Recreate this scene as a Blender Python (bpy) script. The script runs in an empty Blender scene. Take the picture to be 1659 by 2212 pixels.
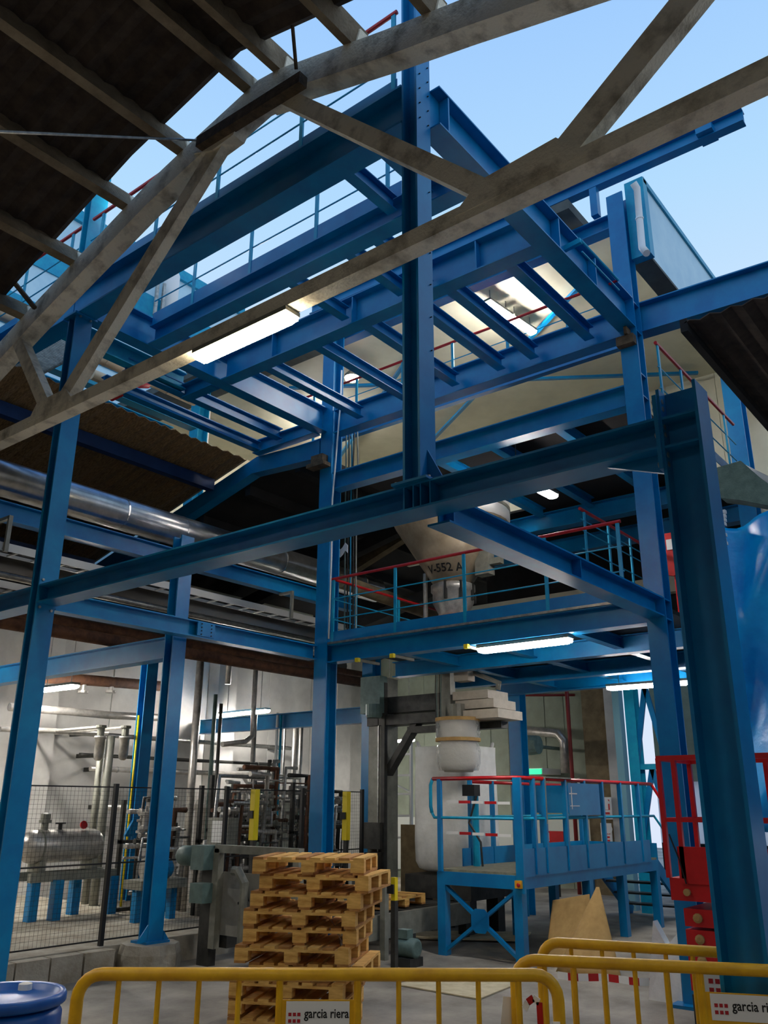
import bpy, math, random
from mathutils import Vector, Matrix
R = random.Random(7)
scn = bpy.context.scene
COL = scn.collection

# ------------------------------------------------------------------ camera
IMG_W, IMG_H = 1659.0, 2212.0
FPX = 1838.79
PITCH, YAW, ROLL = map(math.radians, (18.883, 38.446, 0.261))
CAM = Vector((0.0, 0.0, 1.85))
_f = Vector((math.cos(YAW)*math.cos(PITCH), math.sin(YAW)*math.cos(PITCH), math.sin(PITCH)))
_r0 = Vector((math.sin(YAW), -math.cos(YAW), 0)); _u0 = _r0.cross(_f)
_r = math.cos(ROLL)*_r0 + math.sin(ROLL)*_u0
_u = -math.sin(ROLL)*_r0 + math.cos(ROLL)*_u0
cd = bpy.data.cameras.new('camera'); cam = bpy.data.objects.new('camera', cd); COL.objects.link(cam)
cd.sensor_fit = 'VERTICAL'; cd.sensor_height = 36.0; cd.lens = 36.0*FPX/IMG_H
cd.clip_start = 0.05; cd.clip_end = 400
cam.matrix_world = Matrix(((_r.x, _u.x, -_f.x, CAM.x), (_r.y, _u.y, -_f.y, CAM.y), (_r.z, _u.z, -_f.z, CAM.z), (0, 0, 0, 1)))
scn.camera = cam

# ------------------------------------------------------------------ world: clear dusk sky
w = bpy.data.worlds.new('dusk_sky'); scn.world = w; w.use_nodes = True
nt = w.node_tree; nt.nodes.clear()
out = nt.nodes.new('ShaderNodeOutputWorld'); bg = nt.nodes.new('ShaderNodeBackground')
tc = nt.nodes.new('ShaderNodeTexCoord'); sx = nt.nodes.new('ShaderNodeSeparateXYZ'); rp = nt.nodes.new('ShaderNodeValToRGB')
nt.links.new(tc.outputs['Generated'], sx.inputs[0]); nt.links.new(sx.outputs['Z'], rp.inputs[0])
nt.links.new(rp.outputs[0], bg.inputs[0]); nt.links.new(bg.outputs[0], out.inputs[0])
def lin(c):
    return tuple(((v/255.0)/12.92 if v/255.0 <= .04045 else ((v/255.0+.055)/1.055)**2.4) for v in c)
el = rp.color_ramp.elements
el[0].position = 0.0; el[0].color = (*lin((222, 233, 252)), 1)
el[1].position = 1.0; el[1].color = (*lin((92, 150, 232)), 1)
for p_, c_ in ((.50, (200, 228, 255)), (.62, (180, 221, 255)), (.78, (156, 201, 255))):
    e = el.new(p_); e.color = (*lin(c_), 1)
bg.inputs[1].default_value = 1.0

scn.view_settings.view_transform = 'Standard'; scn.view_settings.look = 'None'
scn.view_settings.exposure = 0.0; scn.view_settings.gamma = 1.0; scn.view_settings.use_curve_mapping = False

# ------------------------------------------------------------------ pixel ray helper (metres out)
def at(x, y, X=None, Y=None, Z=None):
    d = _r*((x-IMG_W/2)/FPX) + _u*(-(y-IMG_H/2)/FPX) + _f
    if X is not None: t = (X-CAM.x)/d.x
    elif Y is not None: t = (Y-CAM.y)/d.y
    else: t = (Z-CAM.z)/d.z
    return CAM + d*t

# ------------------------------------------------------------------ materials
MATS = {}
def mat(name, rgb, rough=.5, metal=0.0, rgb2=None, scale=6.0, lo=.35, hi=.65, bump=0.0, bscale=60.0, emit=None, alpha=1.0, trans=0.0, spec=.5, stretch=(1, 1, 1), detail=5):
    if name in MATS: return MATS[name]
    m = bpy.data.materials.new(name); m.use_nodes = True; t = m.node_tree; b = t.nodes['Principled BSDF']
    b.inputs['Base Color'].default_value = (*lin(rgb), 1); b.inputs['Roughness'].default_value = rough
    b.inputs['Metallic'].default_value = metal; b.inputs['Specular IOR Level'].default_value = spec
    if alpha < 1: b.inputs['Alpha'].default_value = alpha
    if trans: b.inputs['Transmission Weight'].default_value = trans
    if emit:
        b.inputs['Emission Color'].default_value = (*emit[0], 1); b.inputs['Emission Strength'].default_value = emit[1]
    if rgb2 or bump:
        co = t.nodes.new('ShaderNodeTexCoord'); mp = t.nodes.new('ShaderNodeMapping'); mp.inputs['Scale'].default_value = stretch
        t.links.new(co.outputs['Object'], mp.inputs[0])
    if rgb2:
        n = t.nodes.new('ShaderNodeTexNoise'); n.inputs['Scale'].default_value = scale; n.inputs['Detail'].default_value = detail
        n.inputs['Roughness'].default_value = .62
        r_ = t.nodes.new('ShaderNodeValToRGB'); r_.color_ramp.elements[0].position = lo; r_.color_ramp.elements[1].position = hi
        r_.color_ramp.elements[0].color = (*lin(rgb), 1); r_.color_ramp.elements[1].color = (*lin(rgb2), 1)
        t.links.new(mp.outputs[0], n.inputs['Vector']); t.links.new(n.outputs['Fac'], r_.inputs[0]); t.links.new(r_.outputs[0], b.inputs['Base Color'])
    if bump:
        n2 = t.nodes.new('ShaderNodeTexNoise'); n2.inputs['Scale'].default_value = bscale; n2.inputs['Detail'].default_value = 4
        bm_ = t.nodes.new('ShaderNodeBump'); bm_.inputs['Strength'].default_value = bump; bm_.inputs['Distance'].default_value = .02
        t.links.new(mp.outputs[0], n2.inputs['Vector']); t.links.new(n2.outputs['Fac'], bm_.inputs['Height']); t.links.new(bm_.outputs[0], b.inputs['Normal'])
    MATS[name] = m; return m

BLUE = mat('blue_steel_paint', (0, 128, 184), .34, 0, (0, 108, 168), 2.5, bump=.05, bscale=300, spec=.42)
TEAL = mat('teal_and_lit_blue_paint', (20, 160, 194), .4, 0, (10, 140, 182), 6, spec=.35)  # the steel's blue paint lightened as if lit; also real teal on cladding
BLUESHADE = mat('shaded_blue_paint', (14, 58, 112), .5, 0, (10, 46, 94), 4)  # the same blue steel paint, darkened to stand for shade
RED = mat('red_rail_paint', (196, 22, 30), .35, 0, (170, 14, 24), 8)
CONC = mat('truss_concrete', (240, 230, 208), .9, 0, (112, 96, 68), 4.0, .47, .80, bump=.5, bscale=40)
CONCP = mat('shaded_purlin_concrete', (150, 136, 114), .95, 0, (92, 78, 60), 3.5, .35, .8, bump=.5, bscale=40)  # concrete darkened for the shade under the roof sheets
CONCD = mat('truss_dark_steel', (104, 86, 64), .85, 0, (64, 52, 38), 9, bump=.4)
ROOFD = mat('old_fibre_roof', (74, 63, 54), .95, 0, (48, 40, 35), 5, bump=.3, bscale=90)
ROOFB = mat('brown_roof_sheet', (164, 132, 90), .95, 0, (104, 82, 56), 14, stretch=(6, 1, 1), bump=.3)
FLOOR = mat('worn_concrete_floor', (172, 164, 150), .7, 0, (92, 86, 78), .9, .36, .7, bump=.25, bscale=30, detail=8)
CURB = mat('curb_concrete', (176, 170, 156), .9, 0, (140, 130, 112), 3, bump=.4, bscale=30)
WHITEW = mat('white_wall_panel', (206, 204, 198), .85, 0, (178, 176, 172), 1.2)
CREAM = mat('cream_sheet', (214, 210, 188), .7, 0, (200, 196, 174), 1.5)
GREENW = mat('pale_green_sheet', (150, 158, 140), .7, 0, (132, 140, 124), 2)
TANW = mat('tan_render', (128, 112, 84), .95, 0, (104, 90, 66), 5, bump=.3)
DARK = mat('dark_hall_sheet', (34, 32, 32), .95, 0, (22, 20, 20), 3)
CLAD = mat('pale_blue_cladding', (196, 228, 240), .45, 0, (176, 214, 232), 2)
GREYS = mat('grey_soffit', (92, 96, 92), .8, 0, (76, 80, 76), 4)
GALV = mat('galvanised_steel', (178, 178, 174), .42, .85, (140, 140, 138), 12)
ALU = mat('aluminium_jacket', (200, 200, 200), .28, .95, (170, 170, 168), 5)
INOX = mat('stainless', (196, 192, 184), .34, .55, (160, 156, 150), 9)
GREYP = mat('grey_machine_paint', (140, 140, 128), .5, 0, (116, 116, 106), 6)
GREYD = mat('dark_machine_paint', (66, 66, 62), .55, .2, (44, 44, 42), 7)
BLACK = mat('black_paint', (16, 16, 17), .55)
YEL = mat('barrier_yellow', (240, 186, 24), .42, 0, (216, 160, 18), 7)
YELB = mat('signal_yellow', (232, 206, 14), .45)
WOOD = mat('pallet_pine', (242, 196, 112), .85, 0, (206, 150, 72), 5, stretch=(1, 1, 5))
WOODD = mat('pallet_pine_dark', (206, 150, 82), .9, 0, (156, 104, 52), 5, stretch=(1, 1, 5))
CARD = mat('cardboard', (190, 156, 100), .9, 0, (168, 134, 82), 5)
PAPER = mat('pale_board', (214, 202, 170), .9, 0, (190, 176, 140), 6)
WHITE = mat('white_paint', (232, 232, 230), .6)
BAG = mat('woven_bag', (244, 245, 242), .75, 0, (222, 224, 220), 3, bump=.3, bscale=14)
TARP = mat('blue_tarp', (10, 180, 250), .3, 0, (0, 150, 232), 2.5, bump=.5, bscale=6)
REDL = mat('lift_red', (206, 24, 30), .38, 0, (186, 16, 22), 5)
DRUM = mat('blue_plastic_drum', (20, 92, 176), .35, 0, (16, 80, 160), 8)
BEIGE = mat('cream_pipe', (222, 198, 164), .5, 0, (204, 180, 146), 5)
RUST = mat('rusty_pipe', (112, 74, 50), .8, .2, (70, 44, 32), 7)
PLASTIC = mat('clear_film', (214, 216, 216), .12, 0, alpha=.38, bump=1.0, bscale=14)
MOTOR = mat('motor_green', (104, 128, 122), .5, 0, (84, 106, 102), 8)
TEXT = mat('black_print', (20, 20, 20), .7)
REDD = mat('dark_red_pipe', (124, 30, 28), .5)
REDT = mat('red_print', (176, 30, 40), .6)
LAMPW = mat('warm_tube_cover', (255, 250, 235), .4, emit=((1.0, .86, .6), 60))
LAMPC = mat('white_tube_cover', (255, 252, 245), .4, emit=((1.0, .95, .9), 80))
LAMPF = mat('fill_tube_cover', (255, 252, 245), .4, emit=((.86, .94, 1.0), 6))  # for unseen lamps added to light the truss
LAMPB = mat('bright_tube_cover', (255, 252, 245), .4, emit=((1.0, .95, .88), 210))
LAMPFP = mat('fill_pendant_cover', (255, 252, 245), .4, emit=((1.0, .92, .8), 34))  # for unseen pendants added to light barriers and pallets
GREENL = mat('green_exit_light', (20, 210, 140), .4, emit=((.02, .8, .35), 1.2))
DAY = mat('daylit_panel', (240, 240, 250), .6)
SAGE = mat('sage_canvas', (120, 140, 128), .9, 0, (98, 118, 108), 8, bump=.4)

# ------------------------------------------------------------------ geometry
ORG = {}
class G:
    def __init__(s): s.v = []; s.f = []
    def add(s, vs, fs):
        o = len(s.v); s.v += [Vector(v) for v in vs]; s.f += [tuple(i+o for i in q) for q in fs]; return s
    def box(s, x0, x1, y0, y1, z0, z1):
        return s.add([(x, y, z) for z in (z0, z1) for y in (y0, y1) for x in (x0, x1)],
                     [(0, 2, 3, 1), (4, 5, 7, 6), (0, 1, 5, 4), (2, 6, 7, 3), (0, 4, 6, 2), (1, 3, 7, 5)])
    def sweep(s, prof, p0, p1, up=(0, 0, 1)):
        """extrude 2D profile (side, up) from p0 to p1"""
        p0 = Vector(p0); p1 = Vector(p1); d = (p1-p0).normalized(); up = Vector(up)
        sd = d.cross(up).normalized(); u2 = sd.cross(d).normalized(); n = len(prof)
        vs = [p0+sd*a+u2*b for a, b in prof]+[p1+sd*a+u2*b for a, b in prof]
        fs = [(i, (i+1) % n, n+(i+1) % n, n+i) for i in range(n)]+[tuple(range(n))[::-1], tuple(range(n, 2*n))]
        return s.add(vs, fs)
    def bar(s, p0, p1, wd, h, up=(0, 0, 1)):
        a, b = wd/2, h/2; return s.sweep([(-a, -b), (a, -b), (a, b), (-a, b)], p0, p1, up)
    def ib(s, p0, p1, h, b, tw=.012, tf=.016, up=(0, 0, 1)):
        H = h/2; B = b/2; t = tw/2
        pr = [(-B, -H), (B, -H), (B, -H+tf), (t, -H+tf), (t, H-tf), (B, H-tf), (B, H), (-B, H), (-B, H-tf), (-t, H-tf), (-t, -H+tf), (-B, -H+tf)]
        return s.sweep(pr, p0, p1, up)
    def chan(s, p0, p1, h, b, t=.012, up=(0, 0, 1), flip=1):
        H = h/2
        pr = [(0, -H), (b*flip, -H), (b*flip, -H+t), (t*flip, -H+t), (t*flip, H-t), (b*flip, H-t), (b*flip, H), (0, H)]
        return s.sweep(pr, p0, p1, up)
    def tube(s, pts, r, n=8, caps=True):
        pts = [Vector(p) for p in pts]; rings = []; ref = None
        for i, p in enumerate(pts):
            a = (pts[i]-pts[i-1]).normalized() if i else None
            b = (pts[i+1]-pts[i]).normalized() if i < len(pts)-1 else None
            d = (a+b).normalized() if a and b else (a or b)
            if a and b and (a+b).length < 1e-5: d = a
            if ref is None: ref = Vector((0, 0, 1)) if abs(d.z) < .9 else Vector((1, 0, 0))
            x = (ref-d*ref.dot(d)).normalized(); y = d.cross(x); ref = x
            k = 1.0
            if a and b:
                k = 1/max(.5, math.sqrt((1+a.dot(b))/2))
            rr = r[i] if isinstance(r, (list, tuple)) else r
            rings.append([p+(x*math.cos(2*math.pi*j/n)+y*math.sin(2*math.pi*j/n))*rr for j in range(n)])
        vs = [v for g in rings for v in g]; fs = []
        for i in range(len(rings)-1):
            for j in range(n): fs.append((i*n+j, i*n+(j+1) % n, (i+1)*n+(j+1) % n, (i+1)*n+j))
        if caps: fs += [tuple(range(n))[::-1], tuple(range((len(rings)-1)*n, len(rings)*n))]
        return s.add(vs, fs)
    def lathe(s, c, prof, n=20, axis=(0, 0, 1)):
        c = Vector(c); ax = Vector(axis).normalized(); x = (Vector((1, 0, 0)) if abs(ax.x) < .9 else Vector((0, 1, 0)))
        x = (x-ax*x.dot(ax)).normalized(); y = ax.cross(x); vs = []; fs = []
        for r, h in prof:
            for j in range(n): vs.append(c+ax*h+(x*math.cos(2*math.pi*j/n)+y*math.sin(2*math.pi*j/n))*r)
        for i in range(len(prof)-1):
            for j in range(n): fs.append((i*n+j, i*n+(j+1) % n, (i+1)*n+(j+1) % n, (i+1)*n+j))
        fs += [tuple(range(n))[::-1], tuple(range((len(prof)-1)*n, len(prof)*n))]
        return s.add(vs, fs)
    def prism(s, pts, d):
        n = len(pts); d = Vector(d); vs = [Vector(p) for p in pts]+[Vector(p)+d for p in pts]
        return s.add(vs, [tuple(range(n))[::-1], tuple(range(n, 2*n))]+[(i, (i+1) % n, n+(i+1) % n, n+i) for i in range(n)])
    def slab(s, grid, th):
        """grid of points (rows) -> closed sheet with thickness vector th"""
        nr = len(grid); nc = len(grid[0]); th = Vector(th); o = nr*nc
        vs = [Vector(p) for r_ in grid for p in r_]+[Vector(p)+th for r_ in grid for p in r_]; fs = []
        for i in range(nr-1):
            for j in range(nc-1):
                a, b, c, d = i*nc+j, i*nc+j+1, (i+1)*nc+j+1, (i+1)*nc+j
                fs += [(a, b, c, d), (o+d, o+c, o+b, o+a)]
        rim = [j for j in range(nc)]+[i*nc+nc-1 for i in range(1, nr)]+[(nr-1)*nc+j for j in range(nc-2, -1, -1)]+[i*nc for i in range(nr-2, 0, -1)]
        for k in range(len(rim)):
            a, b = rim[k], rim[(k+1) % len(rim)]; fs.append((b, a, o+a, o+b))
        return s.add(vs, fs)

def tag(o, label=None, cat=None, group=None, kind=None):
    if label: o['label'] = label
    if cat: o['category'] = cat
    if group: o['group'] = group
    if kind: o['kind'] = kind
    return o
def mk(name, g, m, parent=None, smooth=False):
    """mesh object; child meshes live in the parent's frame"""
    if parent is not None: o_ = ORG[parent]
    else:
        xs = [v.x for v in g.v]; ys = [v.y for v in g.v]; zs = [v.z for v in g.v]
        o_ = Vector(((min(xs)+max(xs))/2, (min(ys)+max(ys))/2, min(zs)))
    me = bpy.data.meshes.new(name); me.from_pydata([tuple(v-o_) for v in g.v], [], g.f); me.materials.append(m)
    if smooth:
        for p in me.polygons: p.use_smooth = len(p.vertices) == 4
    me.update()
    ob = bpy.data.objects.new(name, me); COL.objects.link(ob); ORG[ob] = o_
    if parent is not None: ob.parent = parent
    else: ob.location = o_
    return ob
def empty(name, loc, label, cat, group=None):
    o = bpy.data.objects.new(name, None); COL.objects.link(o); o.location = loc; ORG[o] = Vector(loc); o.empty_display_size = .1
    return tag(o, label, cat, group)
def struct(name, g, m, label=None, parent=None):
    o = mk(name, g, m, parent)
    if parent is None: tag(o, label, None, None, 'structure')
    return o
def copy_tree(o, parent=None):
    c = o.copy(); COL.objects.link(c); c.parent = parent; ORG[c] = ORG[o]
    for ch in list(o.children): copy_tree(ch, c)
    return c
def text_geo(s, size, origin, right, up, align='LEFT', depth=.002, bold=.018):
    cu = bpy.data.curves.new('t', 'FONT'); cu.body = s; cu.size = size; cu.align_x = align; cu.resolution_u = 2; cu.offset = bold*size
    ob = bpy.data.objects.new('t', cu); COL.objects.link(ob)
    dg = bpy.context.evaluated_depsgraph_get(); dg.update()
    me = bpy.data.meshes.new_from_object(ob.evaluated_get(dg))
    right = Vector(right).normalized(); up = Vector(up).normalized(); nrm = right.cross(up)
    g = G(); g.add([Vector(origin)+right*v.co.x+up*v.co.y+nrm*depth for v in me.vertices], [tuple(p.vertices) for p in me.polygons])
    bpy.data.objects.remove(ob); bpy.data.curves.remove(cu); bpy.data.meshes.remove(me); return g
def corr_sheet(name, p00, du, dv, nu, amp, nrm, m, parent, th=.012):
    """corrugated sheet: waves across du, straight along dv"""
    p00, du, dv, nrm = map(Vector, (p00, du, dv, nrm)); row0 = []; row1 = []
    for i in range(nu*4+1):
        q = p00+du*(i/(nu*4))+nrm*(amp*math.sin(i*math.pi/2)); row0.append(q); row1.append(q+dv)
    g = G(); g.slab([row0, row1], nrm*th); return mk(name, g, m, parent)
# ================================================================== the setting
XF, YL, XD = 4.68, 8.47, 9.12        # frame planes: front beam edge, left beam edge, rear column face
ZB, ZT = 7.42, 7.84                  # upper level beams
struct('floor', G().box(-14, 40, -22, 30, -.2, 0), FLOOR, 'worn grey concrete factory floor')

# old hall roof overhead (arched), edge cut off at X=4.03
PROF = [(-10, 3.75), (-3, 6.0), (0, 7.0), (2.67, 7.83), (3.44, 8.05), (4.73, 8.46), (5.0, 8.5), (5.86, 8.33), (6.67, 8.15), (8.7, 7.49), (9.5, 7.2), (12, 6.3), (16, 4.9)]
def zchord(y):
    for (a, za), (b, zb) in zip(PROF, PROF[1:]):
        if a <= y <= b: return za+(zb-za)*(y-a)/(b-a)
    return PROF[0][1]
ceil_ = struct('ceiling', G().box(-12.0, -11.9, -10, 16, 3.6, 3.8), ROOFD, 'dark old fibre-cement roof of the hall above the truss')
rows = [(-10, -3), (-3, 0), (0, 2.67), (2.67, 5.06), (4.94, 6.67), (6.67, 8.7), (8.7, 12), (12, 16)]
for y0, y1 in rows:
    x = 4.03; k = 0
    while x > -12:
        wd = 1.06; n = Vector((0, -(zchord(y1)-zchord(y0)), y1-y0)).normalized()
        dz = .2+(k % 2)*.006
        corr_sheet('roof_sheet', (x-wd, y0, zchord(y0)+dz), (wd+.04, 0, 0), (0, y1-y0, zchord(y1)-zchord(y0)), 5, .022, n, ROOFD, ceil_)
        x -= wd; k += 1
# ---------------------------------------------------------------- hall shell
def panel_wall(name, label, p0, p1, z0, z1, pw, m, th=.08, gap=.012, inset=.012, rnd=.006):
    """wall core + vertical panels as children on the side facing the camera"""
    p0 = Vector((*p0, 0)); p1 = Vector((*p1, 0)); d = (p1-p0); L = d.length; d.normalize(); n = Vector((-d.y, d.x, 0))
    if n.dot(CAM-p0) < 0: n = -n
    g = G().prism([p0+Vector((0, 0, z0)), p1+Vector((0, 0, z0)), p1+Vector((0, 0, z1)), p0+Vector((0, 0, z1))], -n*th)
    wl = struct(name, g, m, label); k = int(L/pw); base = None
    for i in range(k):
        a = p0+d*(i*L/k+gap); b = p0+d*((i+1)*L/k-gap); o = n*(inset+R.random()*rnd)
        if base is None:
            base = mk('panel', G().prism([a+Vector((0, 0, z0)), b+Vector((0, 0, z0)), b+Vector((0, 0, z1)), a+Vector((0, 0, z1))], n*inset), m, wl)
        else:
            c = base.copy(); COL.objects.link(c); c.parent = wl; c.location = d*(i*L/k)+n*(R.random()*rnd)
    return wl
panel_wall('wall_left', 'white panelled wall behind the tank and pipework', (-12, 15.6), (19.6, 15.6), 0, 6.4, 1.5, WHITEW)
for x in (8.6, 13.1, 17.2):
    struct('trim_%d' % int(x), G().box(x, x+.55, 15.2, 15.56, 0, 6), WHITEW, 'white pilaster on the left wall')
struct('wall_rear', G().box(-12.1, -12, -10, 15.6, 0, 8.5), WHITEW, 'hall wall behind the viewer')
struct('wall_right', G().box(-12, 26, -10.1, -10, 0, 6.5), WHITEW, 'hall side wall at right')
panel_wall('wall_back', 'dull green vertically panelled rear wall', (19.5, 8.75), (19.5, 15.6), 0, 7.0, .5, GREENW)
struct('wall_pier', G().box(18.6, 19.4, 8.25, 8.9, 0, 6.5), TANW, 'tan rendered pier beside the rear wall')
struct('trim_1', G().box(18.5, 18.62, 8.0, 8.3, 0, 6.5), WHITEW, 'white edge of the tan pier')
panel_wall('wall_far', 'pale green sheeted wall seen behind the braced frame', (21, 2.0), (21, 8.2), 2.35, 7, .5, GREENW)
# bright white sheet hanging in the rear doorway, lit from outside
tm = bpy.data.materials.new('translucent_white_sheet'); tm.use_nodes = True; t_ = tm.node_tree; t_.nodes.clear()
o_ = t_.nodes.new('ShaderNodeOutputMaterial'); tl = t_.nodes.new('ShaderNodeBsdfTranslucent'); df = t_.nodes.new('ShaderNodeBsdfDiffuse'); mx = t_.nodes.new('ShaderNodeMixShader')
mx.inputs[0].default_value = .3; tl.inputs[0].default_value = (.95, .95, .98, 1); df.inputs[0].default_value = (.95, .95, .98, 1)
t_.links.new(tl.outputs[0], mx.inputs[1]); t_.links.new(df.outputs[0], mx.inputs[2]); t_.links.new(mx.outputs[0], o_.inputs[0])
struct('door_1', G().box(20.9, 20.92, 2.0, 8.2, 1.0, 2.36), tm, 'white translucent sheet door glowing with daylight')
struct('wall_sill', G().box(20.9, 21.05, 2.0, 8.2, 0, 1.0), DARK, 'dark low wall under the white sheet door')
# roofs of the neighbouring bays
def zlow(y): return 7.47-.26*(y-10.0)
rb = struct('ceiling_left', G().box(3.9, 4.0, 15.4, 15.55, 5.9, 6.05), ROOFB, 'brown corrugated roof of the left bay, seen from below')
x = 4.15
while x < 8.2:
    corr_sheet('roof_sheet', (x, 10.25, zlow(10.25)), (.82 if x < 8.1 else .98, 0, 0), (0, 5.4, -.26*5.4), 4, .02, (0, .25, .97), ROOFB, rb); x += .8
for y in (11.0, 12.7, 14.4): mk('purlin', G().bar((4.1, y, zlow(y)-.13), (9.02, y, zlow(y)-.13), .14, .2), BLUESHADE, rb)
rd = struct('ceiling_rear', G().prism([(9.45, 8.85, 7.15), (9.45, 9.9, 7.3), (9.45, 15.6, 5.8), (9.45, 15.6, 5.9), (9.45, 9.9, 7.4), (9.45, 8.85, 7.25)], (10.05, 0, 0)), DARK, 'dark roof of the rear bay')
for y in (9.4, 10.6, 11.8, 13.0, 14.2): mk('purlin', G().bar((9.5, y, zlow(max(y, 10))-.28), (19.4, y, zlow(max(y, 10))-.28), .12, .18), DARK, rd)  # blue purlins coloured dark so they sink into the bay's shade
for x in (12.5, 16): mk('rafter', G().bar((x, 9.0, 7.0), (x, 15.5, 5.6), .2, .25), DARK, rd)
# blue portal rafter from the middle column
rf = G(); rf.prism([(9.12, 8.56, 7.02), (9.12, 10.1, 7.12), (9.12, 15.5, 5.7), (9.12, 15.5, 5.98), (9.12, 10.0, 7.4), (9.12, 8.56, 7.32)], (.2, 0, 0))
tag(mk('portal_rafter', rf, BLUE), 'blue cranked portal rafter sloping down to the left of the middle column', 'beam')
tag(mk('timber_block', G().box(8.98, 9.11, 8.36, 8.6, 6.86, 7.0).box(8.94, 9.11, 8.3, 8.66, 6.8, 6.86), CONCD), 'brown steel bracket block on the middle column under the rafter', 'bracket')
# rear bay between the two columns: decks and penthouse
dk = struct('floor_lower_deck', G().box(9.34, 14.2, 3.5, 8.3, 4.0, 4.05), GREYD, 'lower platform deck')
for x in (10.9, 12.6, 14.0): mk('deck_beam', G().ib((x, 3.4, 3.87), (x, 8.4, 3.87), .24, .18), BLUE, dk)
for y in (4.6, 5.9, 7.2): mk('deck_joist', G().ib((9.34, y, 3.9), (14.1, y, 3.9), .16, .12), BLUE, dk)
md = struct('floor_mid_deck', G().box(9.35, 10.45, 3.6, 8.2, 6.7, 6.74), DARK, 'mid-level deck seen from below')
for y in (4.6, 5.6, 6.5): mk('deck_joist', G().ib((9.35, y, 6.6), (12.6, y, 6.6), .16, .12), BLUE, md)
mk('deck_plate', G().box(10.45, 12.55, 3.6, 6.6, 6.7, 6.74), DARK, md); mk('deck_plate', G().box(12.55, 15.0, 3.6, 8.7, 6.7, 6.74), DARK, md)  # plates added to cut off the cream wall and darken the gap
pc = struct('ceiling_penthouse', G().box(9.9, 15.2, 3.1, 14.2, 9.5, 9.6), CREAM, 'cream sheeted penthouse ceiling')
mk('roof_edge', G().box(9.02, 9.9, 4.0, 14.2, 9.47, 9.62), GREYS, pc)
panel_wall('wall_penthouse', 'cream sheeted rear wall of the penthouse', (15, 3.1), (15, 14.2), 6.95, 9.5, .9, CREAM, rnd=.003, gap=.004)
struct('wall_shade_panel', G().box(15.1, 15.2, 3.1, 9.2, 4.1, 6.95), DARK, 'dark panel standing in for shade below the penthouse')  # dark panel put in for the unlit space behind the hopper
struct('wall_penthouse_side', G().box(9.9, 15, 14.1, 14.2, 6, 9.5), CREAM, 'cream end wall of the penthouse')
cl = struct('wall_cladding', G().box(9.36, 15.2, 3.08, 3.16, 8.5, 9.62), CLAD, 'pale blue cladding of the penthouse against the sky')
mk('top_trim', G().box(9.3, 15.25, 3.05, 3.2, 9.6, 9.68), TEAL, cl)
mk('corner_trim', G().box(9.26, 9.4, 3.05, 3.3, 8.48, 9.66), TEAL, cl)
mk('soffit', G().box(9.4, 15.2, 3.08, 3.34, 8.46, 8.5), GREYS, cl)
mk('inner_sheet', G().box(9.9, 15, 3.16, 3.2, 8.5, 9.5), CREAM, cl)
# right bay roof: dark, edge along X
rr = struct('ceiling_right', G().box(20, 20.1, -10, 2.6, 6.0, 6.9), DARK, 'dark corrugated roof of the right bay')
y = 2.58
while y > -10:
    corr_sheet('roof_sheet', (8.7, y, 7.0), (0, -.92, 0), (12, 0, -.0), 4, .02, (0, 0, 1), ROOFD, rr); y -= .9
mk('eaves_angle', G().box(8.7, 20, 2.55, 2.63, 6.9, 7.06), DARK, rr)
mk('concrete_beam', G().box(14.2, 14.5, -10, 3.6, 6.3, 6.65), CONC, rr)
mk('dark_cross_wall', G().box(17.5, 17.6, -10, 3.0, 3.2, 7.0), DARK, rr)
# far blue building outside at upper left
fb = empty('clad_building', (6, 18, 0), 'teal and white clad neighbouring building seen through the frame at upper left', 'building')
mk('cladding', G().box(-2, 14, 16.4, 20, 0, 15.1), CLAD, fb)
for z in (8.2, 9.9, 11.6, 13.3): mk('band', G().box(-2.02, 14.02, 16.36, 20.02, z, z+.8), TEAL, fb)
mk('parapet', G().box(-2.1, 14.1, 16.3, 20.1, 15.0, 15.3), TEAL, fb)
# purlins of the old roof (run along X, rest on the truss)
for y in (-7, -5.2, -3.4, -1.6, -.4, .6, 1.4, 2.2, 3.0, 3.85, 4.75, 5.15, 6.15, 7.06, 8.01, 9.0, 10.2, 11.6, 13):
    z = zchord(y); s = (zchord(y+.1)-zchord(y-.1))/.2; t = Vector((0, 1, s)).normalized(); n = Vector((0, -s, 1)).normalized()
    g = G(); c = Vector((0, y, z))+n*.1
    g.sweep([(-.05, -.1), (.05, -.1), (.05, .1), (-.05, .1)], c+Vector((4.46, 0, 0)), c+Vector((-12, 0, 0)), n)
    pu = mk('purlin', g, CONCP, ceil_)
    mk('end_block', G().sweep([(-.07, -.1), (.07, -.1), (.07, .06), (-.07, .06)], c+Vector((4.52, 0, 0)), c+Vector((4.34, 0, 0)), n), CONC, pu)

# ---------------------------------------------------------------- concrete truss
tr = empty('roof_truss', (4.38, 5.0, 5.78), 'weathered concrete arched roof truss crossing the whole view in the foreground', 'truss')
up_ = G()
pts = [p for p in PROF if -10 <= p[0] <= 14] + []
for (a, za), (b, zb) in zip(PROF[:-1], PROF[1:]):
    hh = .29
    up_.prism([(4.30, a, za-hh), (4.30, b, zb-hh), (4.30, b, zb), (4.30, a, za)], (.2, 0, 0))
mk('upper_chord', up_, CONC, tr)
mk('lower_chord', G().box(4.285, 4.43, -10, 16, 5.75, 5.89), CONC, tr)
def web(y0, z0, y1, z1, wd=.13, d=.11):
    mk('diagonal', G().bar((4.36, y0, z0), (4.36, y1, z1), d, wd, (1, 0, 0)).v and G().sweep([(-wd/2, -d/2), (wd/2, -d/2), (wd/2, d/2), (-wd/2, d/2)], (4.36, y0, z0), (4.36, y1, z1), (1, 0, 0)), CONC, tr)
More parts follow.
